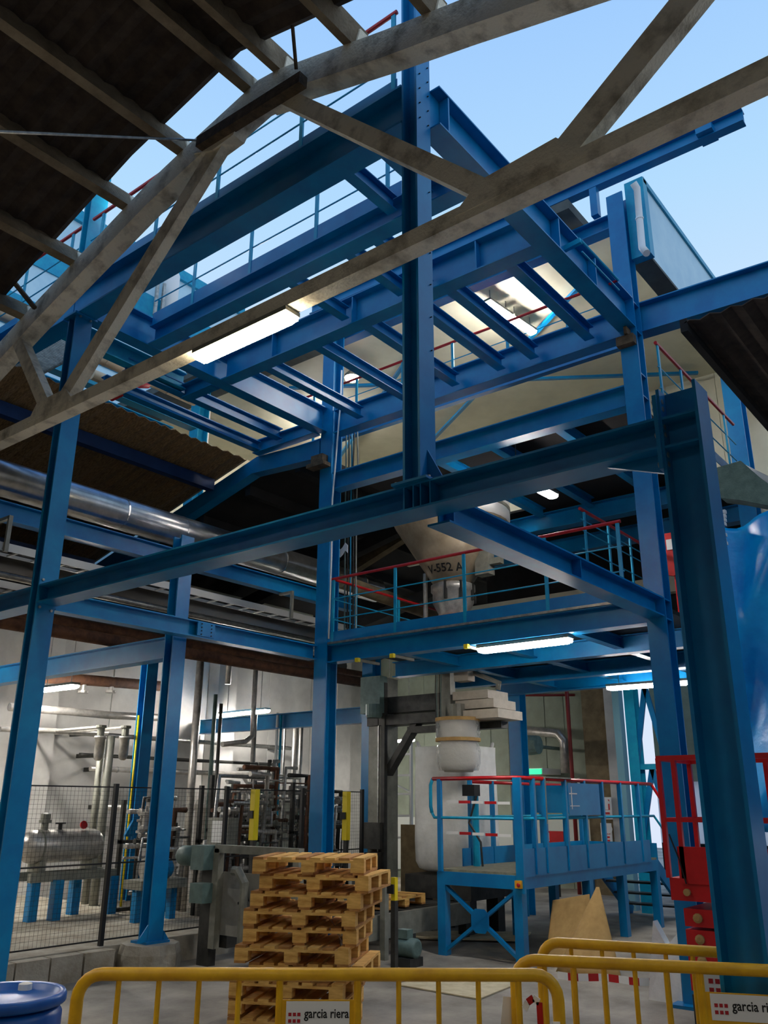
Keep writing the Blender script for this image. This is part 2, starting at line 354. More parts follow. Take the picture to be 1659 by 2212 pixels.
web(7.95, 5.85, 5.45, 8.15, .19); web(8.1, 5.85, 9.15, 7.2, .17); web(4.75, 8.2, 2.45, 5.87, .15); web(2.05, 5.85, .55, 7.0, .21)
web(12.6, 5.85, 9.4, 7.05); web(-2.2, 5.85, .2, 6.9); web(-2.5, 5.85, -4, 5.6)
mk('gusset', G().prism([(4.28, 7.55, 5.82), (4.28, 8.45, 5.82), (4.28, 8.3, 6.02), (4.28, 7.75, 6.02)], (.14, 0, 0)), CONC, tr)
mk('gusset', G().prism([(4.28, 1.75, 5.82), (4.28, 2.8, 5.82), (4.28, 2.55, 6.02), (4.28, 1.95, 6.06)], (.14, 0, 0)), CONC, tr)
mk('gusset', G().prism([(4.285, 5.1, 8.28), (4.285, 5.9, 8.1), (4.285, 5.6, 7.98), (4.285, 5.3, 8.0)], (.15, 0, 0)), CONC, tr)
mk('gusset', G().prism([(4.285, 4.4, 8.18), (4.285, 5.0, 8.26), (4.285, 4.85, 8.08), (4.285, 4.6, 8.0)], (.15, 0, 0)), CONC, tr)
a, b = at(432, 312, X=4.25), at(655, 172, X=4.25)
mk('splice_bar', G().bar(a, b, .1, .12), CONCD, tr)
mk('stay_rod', G().tube([at(640, 150, X=4.25), at(630, 35, X=4.0)], .018, 6), CONCD, tr)
mk('stay_rod', G().tube([at(425, 303, X=4.25), at(-20, 283, X=1.9)], .012, 6), GALV, tr)
mk('stay_rod', G().tube([at(75, 665, X=4.25), at(-10, 560, X=3.9)], .03, 6), CONCD, tr)
# ---------------------------------------------------------------- lamps
def lamp(label, p0, p1, hang=0.0, wd=.15, m=None, h=.1, group='fluorescent lamp fittings'):
    """linear fitting; p0,p1 = ends at the bottom of the diffuser"""
    m = m or LAMPC; p0 = Vector(p0); p1 = Vector(p1)
    e = empty('fluorescent_lamp', (p0+p1)/2, label, 'lamp', group); d = (p1-p0).normalized()
    u = Vector((0, 0, 1)); u = (u-d*u.dot(d)).normalized(); W = wd/2
    mk('housing', G().sweep([(-W, 0), (W, 0), (W, h*.4), (-W, h*.4)], p0+u*h*.6, p1+u*h*.6, u), GREYP, e)
    mk('diffuser', G().sweep([(-W*.62, 0), (W*.62, 0), (W*.93, h*.3), (W*.93, h*.6), (-W*.93, h*.6), (-W*.93, h*.3)], p0+d*.05, p1-d*.05, u), m, e)
    for q, s in ((p0, 1), (p1, -1)):
        g = G(); pr = [(-W*.62, .01), (W*.62, .01), (W*.93, h*.3), (W*.93, h*.6), (-W*.93, h*.6), (-W*.93, h*.3)]
        g.sweep(pr if s > 0 else pr, q+d*s*.012 if s > 0 else q-d*.05, q+d*.05 if s > 0 else q-d*.012, u); mk('end_cap', g, m, e)
    if hang:
        for f in (.15, .85):
            q = p0.lerp(p1, f)+u*h; mk('hanger', G().tube([q, q+Vector((0, 0, hang))], .008, 5), GALV, e)
    return e
y0 = at(430, 772, X=4.36).y; y1 = at(632, 690, X=4.36).y
lamp('large warm-white fluorescent lamp fixed under the lower chord of the concrete truss', (4.36, y0, 5.645), (4.36, y1, 5.645), 0, .17, LAMPW, .105)

# ---------------------------------------------------------------- columns
def col(label, x0, x1, y0, y1, z0, z1, ax, name='steel_column', m=None, tw=.014, tf=.02):
    cx, cy = (x0+x1)/2, (y0+y1)/2
    if ax == 'Y': g = G().ib((cx, cy, z0), (cx, cy, z1), y1-y0, x1-x0, tw, tf, (0, 1, 0))
    else: g = G().ib((cx, cy, z0), (cx, cy, z1), x1-x0, y1-y0, tw, tf, (1, 0, 0))
    return tag(mk(name, g, m or BLUE), label, 'column')
def bolts(parent, pts, d, r=.016, m=None):
    for p in pts:
        mk('bolt', G().lathe(p, [(r, -.002), (r, .014)], 6, d), m or GALV, parent)
def beam(label, p0, p1, h, b, name='steel_beam', m=None, tw=.012, tf=.016, group=None):
    """p0,p1 = centre of the bottom flange's underside"""
    o = Vector((0, 0, h/2)); return tag(mk(name, G().ib(Vector(p0)+o, Vector(p1)+o, h, b, tw, tf), m or BLUE), label, 'beam', group)
cA = col('tall blue steel column at far left in front of the fence, with the yellow-lit truss crossing it', 4.68, 4.90, 8.45, 8.61, 0, ZB-.01, 'Y')
mk('base_plate', G().box(4.6, 4.98, 8.36, 8.7, 0, .025), BLUE, cA)
mk('cap_plate', G().box(4.64, 4.94, 8.40, 8.66, ZB-.03, ZB-.005), BLUE, cA)
bolts(cA, [(4.72, 8.45, 4.12), (4.86, 8.45, 4.12), (4.72, 8.45, 3.82), (4.86, 8.45, 3.8)], (0, -1, 0))
bolts(cA, [(4.72, 8.42, ZB-.04), (4.86, 8.42, ZB-.04)], (0, 0, -1))
cA2 = col('blue column stub rising above the upper beam at top left behind the roof edge', 4.68, 4.90, 8.45, 8.61, ZT+.005, 11, 'Y', m=TEAL)  # same column as below, in the lighter teal as if lit
mk('splice_plate', G().box(4.64, 4.68, 8.36, 8.62, 8.0, 8.25), BLUE, cA2)
cB = col('central blue steel column standing on the front beam and rising out of the top of the picture', 4.68, 4.88, 3.38, 3.54, 4.065, 12, 'Y')
mk('base_plate', G().box(4.64, 4.94, 3.30, 3.62, 4.062, 4.082), BLUE, cB)
mk('gusset', G().prism([(4.77, 3.38, 4.08), (4.77, 3.24, 4.08), (4.77, 3.38, 4.34)], (.014, 0, 0)), BLUE, cB)
bolts(cB, [(4.70, 3.32, 4.085), (4.86, 3.32, 4.085), (4.68, 3.6, 4.085)], (0, 0, 1), .014)
for k in range(7):
    bolts(cB, [(4.72, 3.38, 7.4+k*.16), (4.84, 3.38, 7.4+k*.16)], (0, -1, 0), .006, BLACK)
    bolts(cB, [(4.84, 3.38, 5.2+k*.3)], (0, -1, 0), .005, BLACK)
cC = col('thick blue steel column at right front with a bolted beam joint at its top', 4.68, 4.90, 1.37, 1.61, 0, 4.24, 'Y', tw=.016)
for z in (3.86, 4.045): mk('stiffener', G().box(4.685, 4.895, 1.39, 1.59, z-.008, z+.008), BLUE, cC)
mk('base_plate', G().box(4.6, 5.0, 1.3, 1.7, 0, .025), BLUE, cC)
cD = col('blue steel column in the middle behind the pallets with a white cable running down it', 9.12, 9.36, 8.29, 8.53, 0, 9.46, 'X')
mk('base_plate', G().box(9.0, 9.48, 8.17, 8.65, 0, .03), BLUE, cD)
cE = col('bright blue steel column behind the red lift at right', 9.12, 9.34, 3.29, 3.51, 0, 9.46, 'X')
mk('base_plate', G().box(9.0, 9.46, 3.2, 3.6, 0, .03), BLUE, cE)
for z in (3.78, 4.0, 6.5, 6.8, 7.4, 7.8): mk('stiffener', G().box(9.14, 9.32, 3.30, 3.50, z, z+.016), BLUE, cE)
mk('bracket', G().box(9.02, 9.12, 3.3, 3.52, 7.18, 7.3).box(8.99, 9.3, 3.36, 3.40, 7.3, 7.4), CONCD, cE)
cF = col('blue steel column with dark web standing on a round concrete plinth beside the mesh fence', 6.86, 7.07, 8.9, 9.08, .3, 5.25, 'Y')
mk('base_plate', G().box(6.8, 7.13, 8.84, 9.14, .3, .325), BLUE, cF)
mk('gusset', G().prism([(6.85, 8.9, .32), (6.7, 8.9, .32), (6.85, 8.9, .5)], (0, .016, 0)).prism([(7.08, 8.9, .32), (7.16, 8.9, .32), (7.08, 8.9, .42)], (0, .016, 0)), BLUE, cF)
tag(mk('concrete_plinth', G().lathe((6.96, 8.98, 0), [(.36, 0), (.36, .2), (.33, .3)], 10), CURB), 'rough round concrete plinth under the blue column beside the fence', 'plinth')
cH = col('dark blue background column with flared foot behind the tank machinery', 9.43, 9.66, 12.9, 13.1, .3, 6.2, 'Y')
mk('gusset', G().prism([(9.43, 12.9, 1.3), (9.28, 12.9, 1.3), (9.43, 12.9, 1.55)], (0, .05, 0)).prism([(9.66, 12.9, 1.3), (9.82, 12.9, 1.3), (9.66, 12.9, 1.55)], (0, .05, 0)), BLUE, cH)

# ---------------------------------------------------------------- lower level beams
bf = beam('long dark blue front beam sloping across the picture from left column to right column', (4.80, 1.625, 3.86), (4.80, 8.445, 3.86), .2, .24)
for y in (3.385, 3.45, 3.535, 3.3): mk('stiffener', G().box(4.685, 4.79, y-.006, y+.006, 3.876, 4.044), BLUE, bf)
mk('end_plate', G().box(4.66, 4.94, 1.605, 1.63, 3.72, 4.2), BLUE, bf)
mk('haunch', G().prism([(4.78, 1.63, 3.86), (4.78, 2.0, 3.86), (4.78, 1.63, 3.73)], (.03, 0, 0)), BLUE, bf)
bolts(bf, [(4.72, 1.6, z) for z in (3.76, 3.82, 3.95, 4.0, 4.12, 4.17)], (0, -1, 0), .018)
bolts(bf, [(4.70, 1.63, z) for z in (3.76, 3.95, 4.12, 4.17)], (0, 1, 0), .018)
beam('short blue beam continuing left of the far-left column at mid height', (4.80, 8.62, 3.86), (4.80, 13, 3.86), .2, .24)
bl = beam('bright blue beam with a bolted splice plate running from the left column to the middle column', (4.92, 8.55, 3.82), (9.11, 8.55, 3.82), .21, .17)
sp = at(447, 1352, Y=8.45)
mk('splice_plate', G().box(sp.x-.14, sp.x+.14, 8.455, 8.475, 3.84, 4.02), BLUE, bl)
bolts(bl, [(sp.x+dx, 8.455, 3.86+k*.045) for dx in (-.08, .08) for k in range(4)], (0, -1, 0), .008, BLACK)
bp = beam('bright blue beam with one stiffener descending to the right column beside the red handrail', (4.93, 3.4, 3.80), (9.11, 3.4, 3.80), .22, .2)
for x in (5.0, 7.1): mk('stiffener', G().box(x-.006, x+.006, 3.305, 3.393, 3.816, 4.004), BLUE, bp)
bd = beam('blue beam carrying the lower platform railing between the middle and right columns', (9.23, 8.28, 3.76), (9.23, 3.52, 3.76), .26, .2)
mk('kick_angle', G().bar((9.12, 8.27, 4.035), (9.12, 3.6, 4.035), .02, .03), GALV, bd)
beam('blue beam going left from the plinth column behind the far-left column', (6.965, 9.09, 3.61), (6.965, 15.5, 3.61), .28, .2)
# ---------------------------------------------------------------- upper level beams
beam('heavy dark blue upper front beam behind the concrete truss at the top of the frame', (4.80, 3.55, ZB), (4.80, 8.72, ZB), ZT-ZB, .24, tf=.022)
beam('dark blue upper beam left of the far-left column under the old roof edge', (4.80, 8.74, ZB), (4.80, 14, ZB), ZT-ZB, .24)
beam('dark blue upper beam from the far-left column back to the middle column', (4.93, 8.5, ZB), (9.11, 8.5, ZB), ZT-ZB, .2)
bm1 = beam('upper blue beam carrying the rear guard rail with lamp glow on its web', (5.77, 3.51, ZB), (5.77, 8.39, ZB), .27, .2)
bm2 = beam('deep blue upper girder lit by the lamp on the truss', (7.0, 3.51, ZB), (7.0, 8.39, ZB), .4, .2)
for y in (4.2, 6.0, 7.4): mk('stiffener', G().box(6.905, 6.99, y-.008, y+.008, ZB+.02, ZB+.38), BLUE, bm2)
be = beam('pale-webbed upper beam running from the central column down to the right column against the sky', (4.9, 3.4, ZB), (9.11, 3.4, ZB), ZT-ZB, .22)
for x in (5.05, 7.15, 8.05): mk('stiffener', G().box(x-.01, x+.01, 3.295, 3.39, ZB+.02, ZT-.02), BLUE, be)
bde = beam('upper rear beam between the middle column and the right column below the cream ceiling', (9.23, 8.28, 7.37), (9.23, 3.52, 7.37), .4, .2)
ste = beam('cantilever blue beam pointing right from the right column against the sky', (9.4, 3.6, 7.45), (9.75, -2.5, 7.45), .42, .2)
mk('end_post', G().ib((9.62, 1.55, 7.87), (9.62, 1.55, 8.35), .16, .12, up=(0, 1, 0)), BLUE, ste)
J = 'upper floor joists'
def joist(label, p0, p1, b=.12, h=.16): return beam(label, p0, p1, h, b, 'steel_joist', group=J, tf=.012, tw=.01)
for i, y in enumerate((4.4, 3.95)):
    joist(('joist between the front and railing beams, left of the central column', 'joist between the front and railing beams touching the central column')[i], (4.93, y, 7.5), (5.66, y, 7.5), .12, .18)
for i, q in enumerate(((622, 593), (747, 530), (806, 499))):
    y = at(*q, Z=7.6).y
    joist('%s of the short joists seen against the sky behind the railing beam' % ('left one', 'middle one', 'right one')[i], (5.88, y, 7.5), (6.89, y, 7.5))
for i, y in enumerate((7.71, 6.78, 5.95, 5.2, 4.69, 3.9)):
    joist('%s joist counted from the left between the deep girder and the rear upper beam' % ('first', 'second', 'third', 'fourth', 'fifth', 'sixth')[i], (7.11, y, 7.46), (9.12, y, 7.46), .13, .17)
beam('lower of two parallel blue beams beside the brown roof edge at left', (6.0, 9.85, 7.42), (9.0, 9.85, 7.42), .16, .14)
beam('upper of two parallel teal-lit beams beside the brown roof edge at left', (6.0, 9.35, 7.5), (9.0, 9.35, 7.5), .18, .14)
beam('short blue beam joining the two parallel beams to the middle column', (9.05, 8.55, 7.40), (9.05, 9.95, 7.40), .22, .16)
beam('short blue cross beam left of the warm lamp at the upper level', (7.0, 8.62, 7.42), (7.0, 9.3, 7.42), .22, .16)
# ---------------------------------------------------------------- mid level and rear
beam('long blue mid-level beam between middle and right columns above the dark gap', (9.23, 8.28, 6.42), (9.23, 3.52, 6.42), .28, .2)
beam('rear mid-level blue beam left of the right column under the cream wall', (12.75, 8.3, 6.32), (12.75, 3.3, 6.32), .3, .22)
beam('second rear blue beam below the white ledge behind the right column', (13.6, 8.3, 6.1), (13.6, 3.3, 6.1), .28, .22)
mo = beam('crane monorail beam jutting to the right against the sky', (9.3, 9, 9.85), (9.36, 1.75, 9.85), .2, .14)
mk('trolley_stop', G().box(9.2, 9.48, 2.1, 2.3, 9.87, 9.97).tube([(9.35, 2.2, 9.97), (9.35, 2.2, 10.2)], .01, 5), BLUE, mo)
mk('hanger_post', G().bar((9.33, 3.75, 9.4), (9.33, 3.75, 9.86), .1, .1, (1, 0, 0)), BLUE, mo)
beam('penthouse eaves beam under the crane monorail', (9.5, 8.5, 9.2), (9.5, 3.3, 9.2), .22, .18)
lamp('long white fluorescent lamp under the lower platform beam left of the right column', (9.25, 5.78, 3.655), (9.25, 4.5, 3.655))
lamp('white fluorescent lamp under the deck passing behind the right column', (13.45, 5.95, 3.62), (13.5, 4.62, 3.62), .28)
lamp('white fluorescent lamp by the far-left column above the tank', (8.13, 14.1, 3.66), (8.17, 13.1, 3.66), 1.44, m=LAMPB)
lamp('white fluorescent lamp hanging over the pipework left of the middle column', (13.03, 15.0, 3.66), (12.95, 13.4, 3.66), 1.44, m=LAMPB)
lamp('short white lamp glowing under the mid-level deck behind the front beam', (9.6, 5.42, 6.1), (10.82, 5.38, 6.1), .5)
lamp('left of two lamps in line under the cream ceiling', (9.98, 5.9, 9.2), (10.58, 5.85, 9.2), .2, m=LAMPB, group='penthouse lamps')
lamp('right of two lamps in line under the cream ceiling', (10.62, 5.84, 9.2), (11.25, 5.78, 9.2), .2, m=LAMPB, group='penthouse lamps')
lamp('lamp on the penthouse ceiling behind the middle column, lighting the cream wall', (11.5, 11.2, 9.25), (12.7, 11.2, 9.25), .15, m=LAMPB)
lamp('small pair lamp glowing deep in the hall beside the machine mast', (17.6, 13.9, 3.3), (17.6, 13.0, 3.3), 3.05)
lamp('added unseen fill lamp in the right bay, outside the picture over the tarpaulin', (9.0, -3.2, 6.2), (9.0, -1.9, 6.2), .75)  # unseen, added to brighten the tarpaulin
lamp('added unseen fill lamp over the slab left of the picture', (4.4, 13.0, 3.66), (4.4, 14.3, 3.66), 1.44, m=LAMPB)  # unseen, added to brighten the white wall
# ---------------------------------------------------------------- guard rails
def rail(label, p0, p1, h, fr, mids=(.35, .68), toe=.14, r=.022, top=None, rm=.009, name='guard_rail', post=None, ends=None, body=None):
    p0 = Vector(p0); p1 = Vector(p1); e = empty(name, p0.lerp(p1, .5), label, 'railing'); u = Vector((0, 0, 1)); body = body or TEAL
    d = (p1-p0); dn = d.normalized()
    mk('top_rail', G().tube((ends or [])+[p0+u*h, p1+u*h], r, 8), top or RED, e)
    for m_ in mids: mk('mid_rail', G().tube([p0+u*h*m_, p1+u*h*m_], rm, 6), body, e)
    for f in fr:
        q = p0.lerp(p1, f); mk('post', G().bar(q, q+u*(h-.01), .045, .02, dn.cross(u)), body, e)
    if toe: mk('toe_board', G().bar(p0+u*toe/2, p1+u*toe/2, .008, toe), BLUE, e)
    return e
def frs(p0, p1, ys): return [(y-p0[1])/(p1[1]-p0[1]) for y in ys]
a, b = (4.72, 3.62, ZT), (4.72, 8.42, ZT)
rail('red-topped guard rail on the heavy upper front beam against the sky', a, b, .93, frs(a, b, (3.66, 4.8, 6.02, 7.07, 8.2)), (.36, .66))
a, b = (4.72, 8.64, ZT), (4.72, 13, ZT)
rail('red-topped guard rail beyond the column stub at upper left', a, b, .93, (.05, .3, .6, .9), (.36, .66))
a, b = (5.68, 4.3, ZB+.27), (5.68, 8.35, ZB+.27)
rail('thin-wired guard rail on the second upper beam seen against the sky', a, b, .98, frs(a, b, (4.48, 5.48, 6.53, 7.56)), (.36, .66), .17)
a, b = (9.14, 8.25, 4.05), (9.14, 3.72, 4.05)
rail('red-topped guard rail on the lower platform in front of the hopper', a, b, .94, frs(a, b, (8.2, 7.05, 5.91, 4.72, 3.76)), (.36, .68), .15)
rail('red-topped guard rail going back from the middle column beside the hopper', (9.14, 8.22, 4.05), (13.6, 8.22, 4.05), .94, (.12, .36, .62, .9), (.36, .68), .12)
a, b = (10, 10.2, 7.85), (10, 3.6, 7.85)
beam('shallow blue edge beam of the penthouse floor under its red rail', (10, 10.2, 7.7), (10, 3.55, 7.7), .15, .1)
rail('red-topped guard rail of the penthouse floor under the cream ceiling', a, b, .93, (.1, .25, .4, .55, .7, .85), (.36, .66), 0)
rail('red-topped guard rail on the mid level right of the right column', (9.2, 3.1, 6.22), (12.2, 3.1, 6.22), .95, (.02, .28, .55, .85), (.36, .66), .14)
rail('sloping red-topped rail behind the lower platform near the right column', (9.75, 4.5, 4.06), (12.2, 4.5, 4.06), 1.42, (.05, .35, .65, .95), (.62, .8, .9), 0)
# short return rail with teal frame by the penthouse corner
rt = empty('rail_gate', (8.3, 3.15, ZT), 'small teal bracket rail with red end against the pale-webbed beam', 'railing')
q0, q1 = at(1255, 520, Y=3.2), at(1335, 605, Y=3.2)
mk('top_rail', G().tube([q0, q1], .016, 7), TEAL, rt); mk('mid_rail', G().tube([q0-Vector((0, 0, .14)), q1-Vector((0, 0, .14))], .01, 6), TEAL, rt)
mk('red_end', G().tube([q1, q1+Vector((.02, .12, 0))], .016, 7), RED, rt); mk('bracket', G().bar(q0+Vector((0, .2, -.02)), q0, .05, .06), TEAL, rt)
# penthouse bracing and round floodlights
br = empty('wind_bracing', (12.4, 7.5, 9.3), 'dark blue crossed bracing under the cream ceiling', 'bracing')
for a, b in (((10.4, 4.2), (14.6, 10.6)), ((14.6, 4.2), (10.4, 10.6)), ((10.4, 7.4), (14.6, 13.6))):
    mk('brace', G().bar((*a, 9.40), (*b, 9.40), .07, .05), BLUE, br)
for k, q in enumerate(((692, 785), (760, 822))):
    p = at(*q, X=10.4); e = empty('floodlight', p, ('left', 'right')[k]+' of two round floodlights glowing beside the upper middle column', 'lamp')
    mk('lens', G().lathe(p, [(.02, 0), (.12, .02), (.13, .06)], 14, (0, 0, 1)), LAMPC, e)
    mk('shade', G().lathe(p, [(.14, .06), (.14, .1), (.05, .2)], 14, (0, 0, 1)), GREYP, e)
    mk('stem', G().tube([p+Vector((0, 0, .2)), Vector((p.x, p.y, 9.5))], .015, 6), GALV, e)
# white cable down the middle column
cb = [at(738, 800, X=9.08), at(735, 880, X=9.08), at(728, 960, X=9.08), at(718, 1080, X=9.08), at(716, 1200, X=9.08), at(710, 1380, X=9.08)]
tag(mk('cable', G().tube(cb, .013, 6), WHITE, smooth=True), 'white cable hanging down the middle column', 'cable')
for k in range(5):
    x0 = 748+k*6
    tag(mk('cable', G().tube([at(x0, 930, X=9.55), at(x0-3+R.random()*5, 1000, X=9.55), at(x0-2, 1090, X=9.55), at(x0-4, 1384, X=9.55)], .012, 5), (MOTOR, GREYD, TEAL, GREYD, GREYP)[k]), '%s thin cable from the left in the bundle right of the middle column' % ('first', 'second', 'third', 'fourth', 'fifth')[k], 'cable', 'cable bundle behind the middle column')
for k, q in enumerate(((775, 1417), (850, 1408), (1010, 1392))):
    p = at(*q, X=9.1); e = empty('pipe_hook', p, '%s yellow-capped pipe hook under the lower platform beam' % ('left', 'middle', 'right')[k], 'hook', 'yellow-capped hooks')
    p = Vector((9.1, p.y, 3.735)); mk('arm', G().bar(p, p+Vector((.45, 0, 0)), .035, .035), GREYP, e); mk('cap', G().box(p.x-.05, p.x, p.y-.03, p.y+.03, p.z-.03, p.z+.025), YELB, e)
# drain pipe on the cladding
dp = [at(1368, 395, Y=3.06), at(1376, 408, Y=3.042), at(1387, 535, Y=3.042), at(1397, 547, Y=2.97)]
e = empty('drain_pipe', dp[2], 'white drain pipe on the pale blue cladding against the sky', 'pipe')
mk('pipe', G().tube(dp, .045, 10), WHITE, e, True); mk('joint', G().tube([dp[1].lerp(dp[2], .5), dp[1].lerp(dp[2], .53)], .05, 10), WHITE, e)
# hopper
hc = Vector((11.5, 7.66, 0)); hp = empty('hopper', hc+Vector((0, 0, 4.7)), 'beige conical steel hopper with stencilled number above the lower platform', 'hopper')
zc0, zc1, rc0, rc1 = 5.28, 6.3, .32, .97
mk('cone', G().lathe(hc, [(rc0, zc0), (rc1, zc1)], 32), mat('hopper_beige', (176, 160, 136), .45, .3, (150, 134, 112), 4), hp, True)
mk('shell', G().lathe(hc, [(rc1, zc1), (rc1+.02, zc1+.08), (rc1+.02, 7.2)], 32), WHITE, hp, True); mk('seam_band', G().lathe(hc, [(rc1+.03, 6.5), (rc1+.03, 6.56)], 32), GREYP, hp)  # shell coloured white for the light striking its edge
mk('collar', G().lathe(hc, [(.32, 5.28), (.37, 5.26), (.37, 5.16), (.34, 5.14), (.34, 4.97), (.25, 4.8), (.25, 4.72)], 24), INOX, hp, True)
for k in range(5):
    a = -2.9+k*.7; c = hc+Vector((math.cos(a)*.36, math.sin(a)*.36, 5.06)); mk('clamp', G().box(c.x-.02, c.x+.02, c.y-.02, c.y+.02, 4.98, 5.28), GREYD, hp)
mk('flange', G().lathe(hc, [(.3, 4.72), (.3, 4.66), (.2, 4.66), (.2, 4.06)], 24), mat('orange_flange', (190, 84, 40), .6), hp)
mk('valve_body', G().box(hc.x-.1, hc.x+.1, hc.y-.75, hc.y-.5, 5.35, 5.75).box(hc.x-.06, hc.x+.06, hc.y-.95, hc.y-.7, 5.5, 5.6), GREYP, hp)
mk('actuator', G().tube([hc+Vector((-.2, .42, 4.75)), hc+Vector((-.2, .42, 5.5))], .04, 8), INOX, hp)
tg = text_geo('V-552 A', .19, (0, 0, 0), (1, 0, 0), (0, 1, 0), 'CENTER', 0)
gg = G(); aw = math.atan2(-hc.y, -hc.x)
for v in tg.v:
    zz = 5.42+v.y*.9; rr_ = rc0+(rc1-rc0)*(zz-zc0)/(zc1-zc0)+.006; an = aw+v.x/rr_-.32
    gg.v.append(hc+Vector((math.cos(an)*rr_, math.sin(an)*rr_, zz)))
gg.f = list(tg.f); mk('stencil_number', gg, TEXT, hp)
e = empty('diagonal_brace', (12.6, 9.5, 4.5), 'tan diagonal strut in the dark gap left of the hopper', 'brace')
mk('strut', G().bar(at(745, 1240, X=13), at(870, 1160, X=13), .18, .2), TANW, e)
e = empty('rear_duct', (12, 8.8, 4.4), 'brown horizontal duct behind the left end of the lower platform railing', 'duct')
mk('leg', G().box(10.9, 11.0, 8.9, 9.0, 4.06, 4.6), GREYD, e); mk('duct', G().tube([at(735, 1255, X=10.2), at(985, 1345, Y=9.0)], .12, 12), TANW, e, True)
e = empty('cream_beam', (15, 6, 5), 'cream horizontal beam in the dark gap behind the lower platform', 'beam')
mk('beam', G().bar((15, 10, 5.62), (15, 3.2, 5.62), .2, .3), CREAM, e)
# right bay column, rail and valve
col('blue column at the far right under the dark roof', 13.0, 13.3, 3.15, 3.4, 4.0, 8.9, 'X')
e = empty('fire_hose_cabinet', at(1450, 1180, X=11.5), 'red hose fitting on the rail right of the right column', 'fitting')
q = at(1450, 1180, X=11.5); mk('body', G().box(q.x, q.x+.2, q.y-.12, q.y+.12, q.z-.25, q.z+.2), REDL, e); mk('wheel', G().lathe(q+Vector((-.05, 0, -.3)), [(.03, 0), (.14, 0), (.14, .04), (.03, .04)], 12, (1, 0, 0)), REDL, e)
mk('tag', G().box(q.x-.02, q.x, q.y-.06, q.y+.06, q.z-.05, q.z+.1), WHITE, e); mk('riser', G().tube([q+Vector((.1, 0, -.2)), Vector((q.x+.1, q.y, 4.06))], .04, 8), REDL, e)
# ---------------------------------------------------------------- left: slab, fence, pipe rack
tag(mk('raised_slab', G().box(2.0, 9.0, 9.22, 15.55, 0, .28), CURB), 'raised pale concrete slab with a rough curb under the mesh fence', 'slab')
cu = empty('curb', (5.9, 9.15, 0), 'cast concrete curb blocks in front of the mesh fence', 'curb')
x = 4.95
while x < 6.55: mk('curb_block', G().box(x, x+.38, 9.04+R.random()*.02, 9.22, 0, .27), CURB, cu); x += .4
fe = empty('mesh_fence', (8, 9.32, .28), 'black welded-mesh machine fence with square posts on the slab', 'fence')
for x in (5.15, 6.52, 8.3, 9.8, 11.2): mk('post', G().box(x-.025, x+.025, 9.295, 9.345, 0 if x < 5.3 else .28, 2.06), BLACK, fe)
xs = [5.15, 6.52, 8.3, 9.8, 11.2]
for a, b in zip(xs, xs[1:]):
    for z in (.34, 1.16, 2.02): mk('frame_wire', G().bar((a+.04, 9.32, z), (b-.04, 9.32, z), .016, .016), BLACK, fe)
    g = G(); x = a+.06
    while x < b-.04: g.tube([(x, 9.32, .34), (x, 9.32, 2.02)], .0016, 3, False); x += .05
    z = .42
    while z < 2.0: g.tube([(a+.04, 9.32, z), (b-.04, 9.32, z)], .0016, 3, False); z += .05
    tag(mk('wire_mesh', g, BLACK, fe), kind='stuff')
def pipe(label, pts, r, m, name='pipe', bands=0, n=12, group=None, cat='pipe', bm=None):
    pts = [Vector(p) for p in pts]; L = (pts[-1]-pts[0]).length
    o = tag(mk(name, G().tube(pts, r, n), m, smooth=True), label, cat, group)
    for k in range(bands):
        c = pts[0].lerp(pts[-1], (k+.5)/bands); d = (pts[-1]-pts[0]).normalized(); mk('band', G().tube([c-d*.012, c+d*.012], r+.006, n), bm or ALU, o)
    return o
pipe('large shiny aluminium-clad pipe running under the brown roof at left', [(3, 10.2, 5.78), (12.6, 10.2, 5.78)], .235, ALU, 'insulated_pipe', 9, 20)
beam('blue pipe-rack beam under the large shiny pipe', (4.2, 10.0, 5.16), (11.6, 10.0, 5.16), .24, .16)
def tray(label, y, z, x0, x1, hh=.1, wd=.25):
    e = empty('cable_tray', ((x0+x1)/2, y, z), label, 'cable tray')
    mk('side', G().box(x0, x1, y-.006, y+.006, z, z+hh), mat('white_tray', (196, 194, 188), .5, .2), e); mk('side', G().box(x0, x1, y+wd-.006, y+wd+.006, z, z+hh), mat('white_tray', (0, 0, 0)), e)
    x = x0+.1
    while x < x1: mk('rung', G().box(x, x+.03, y, y+wd, z, z+.02), mat('white_tray', (0, 0, 0)), e); x += .32
    for k in range(4): mk('cable', G().tube([(x0, y+.05+k*.045, z+.035), ((x0+x1)/2, y+.05+k*.045, z+.04+R.random()*.01), (x1, y+.05+k*.045, z+.035)], .016, 5), BLACK, e)
    return e
tray('upper white perforated cable tray behind the plinth column', 9.75, 4.72, 4.0, 11.2)
tray('lower cable tray in the pipe rack below the blue beam', 10.35, 4.42, 4.0, 11.2, .09)
for k, q in enumerate(((18, 1150), (630, 1310))):
    p = at(*q, Y=9.72); o = tag(mk('tray_hanger', G().bar((p.x, 9.72, 4.7), (p.x, 9.72, 5.16), .05, .04, (0, 1, 0)).bar((p.x, 9.72, 5.14), (p.x, 10.0, 5.14), .05, .04), GREYP), ('white tray hanger at the left edge of the picture', 'white tray hanger left of the middle column')[k], 'bracket')
for k, (y, z, r, m, lb) in enumerate(((10.5, 4.02, .09, RUST, 'rusty brown pipe in the rack above the plinth column beam'), (10.9, 4.25, .07, RUST, 'thin brown pipe high in the rack behind the cable trays'),
        (11.0, 4.75, .05, GALV, 'thin galvanised pipe in the rack beneath the shiny pipe'), (10.7, 5.0, .05, GALV, 'second thin galvanised pipe just under the rack beam'),
        (11.8, 4.55, .12, GREYD, 'dark thick pipe at the back of the rack'), (12.2, 4.9, .14, GREYD, 'dark insulated pipe near the top of the rack back'))):
    pipe(lb, [(3.5, y, z), (13.5, y, z)], r, m)
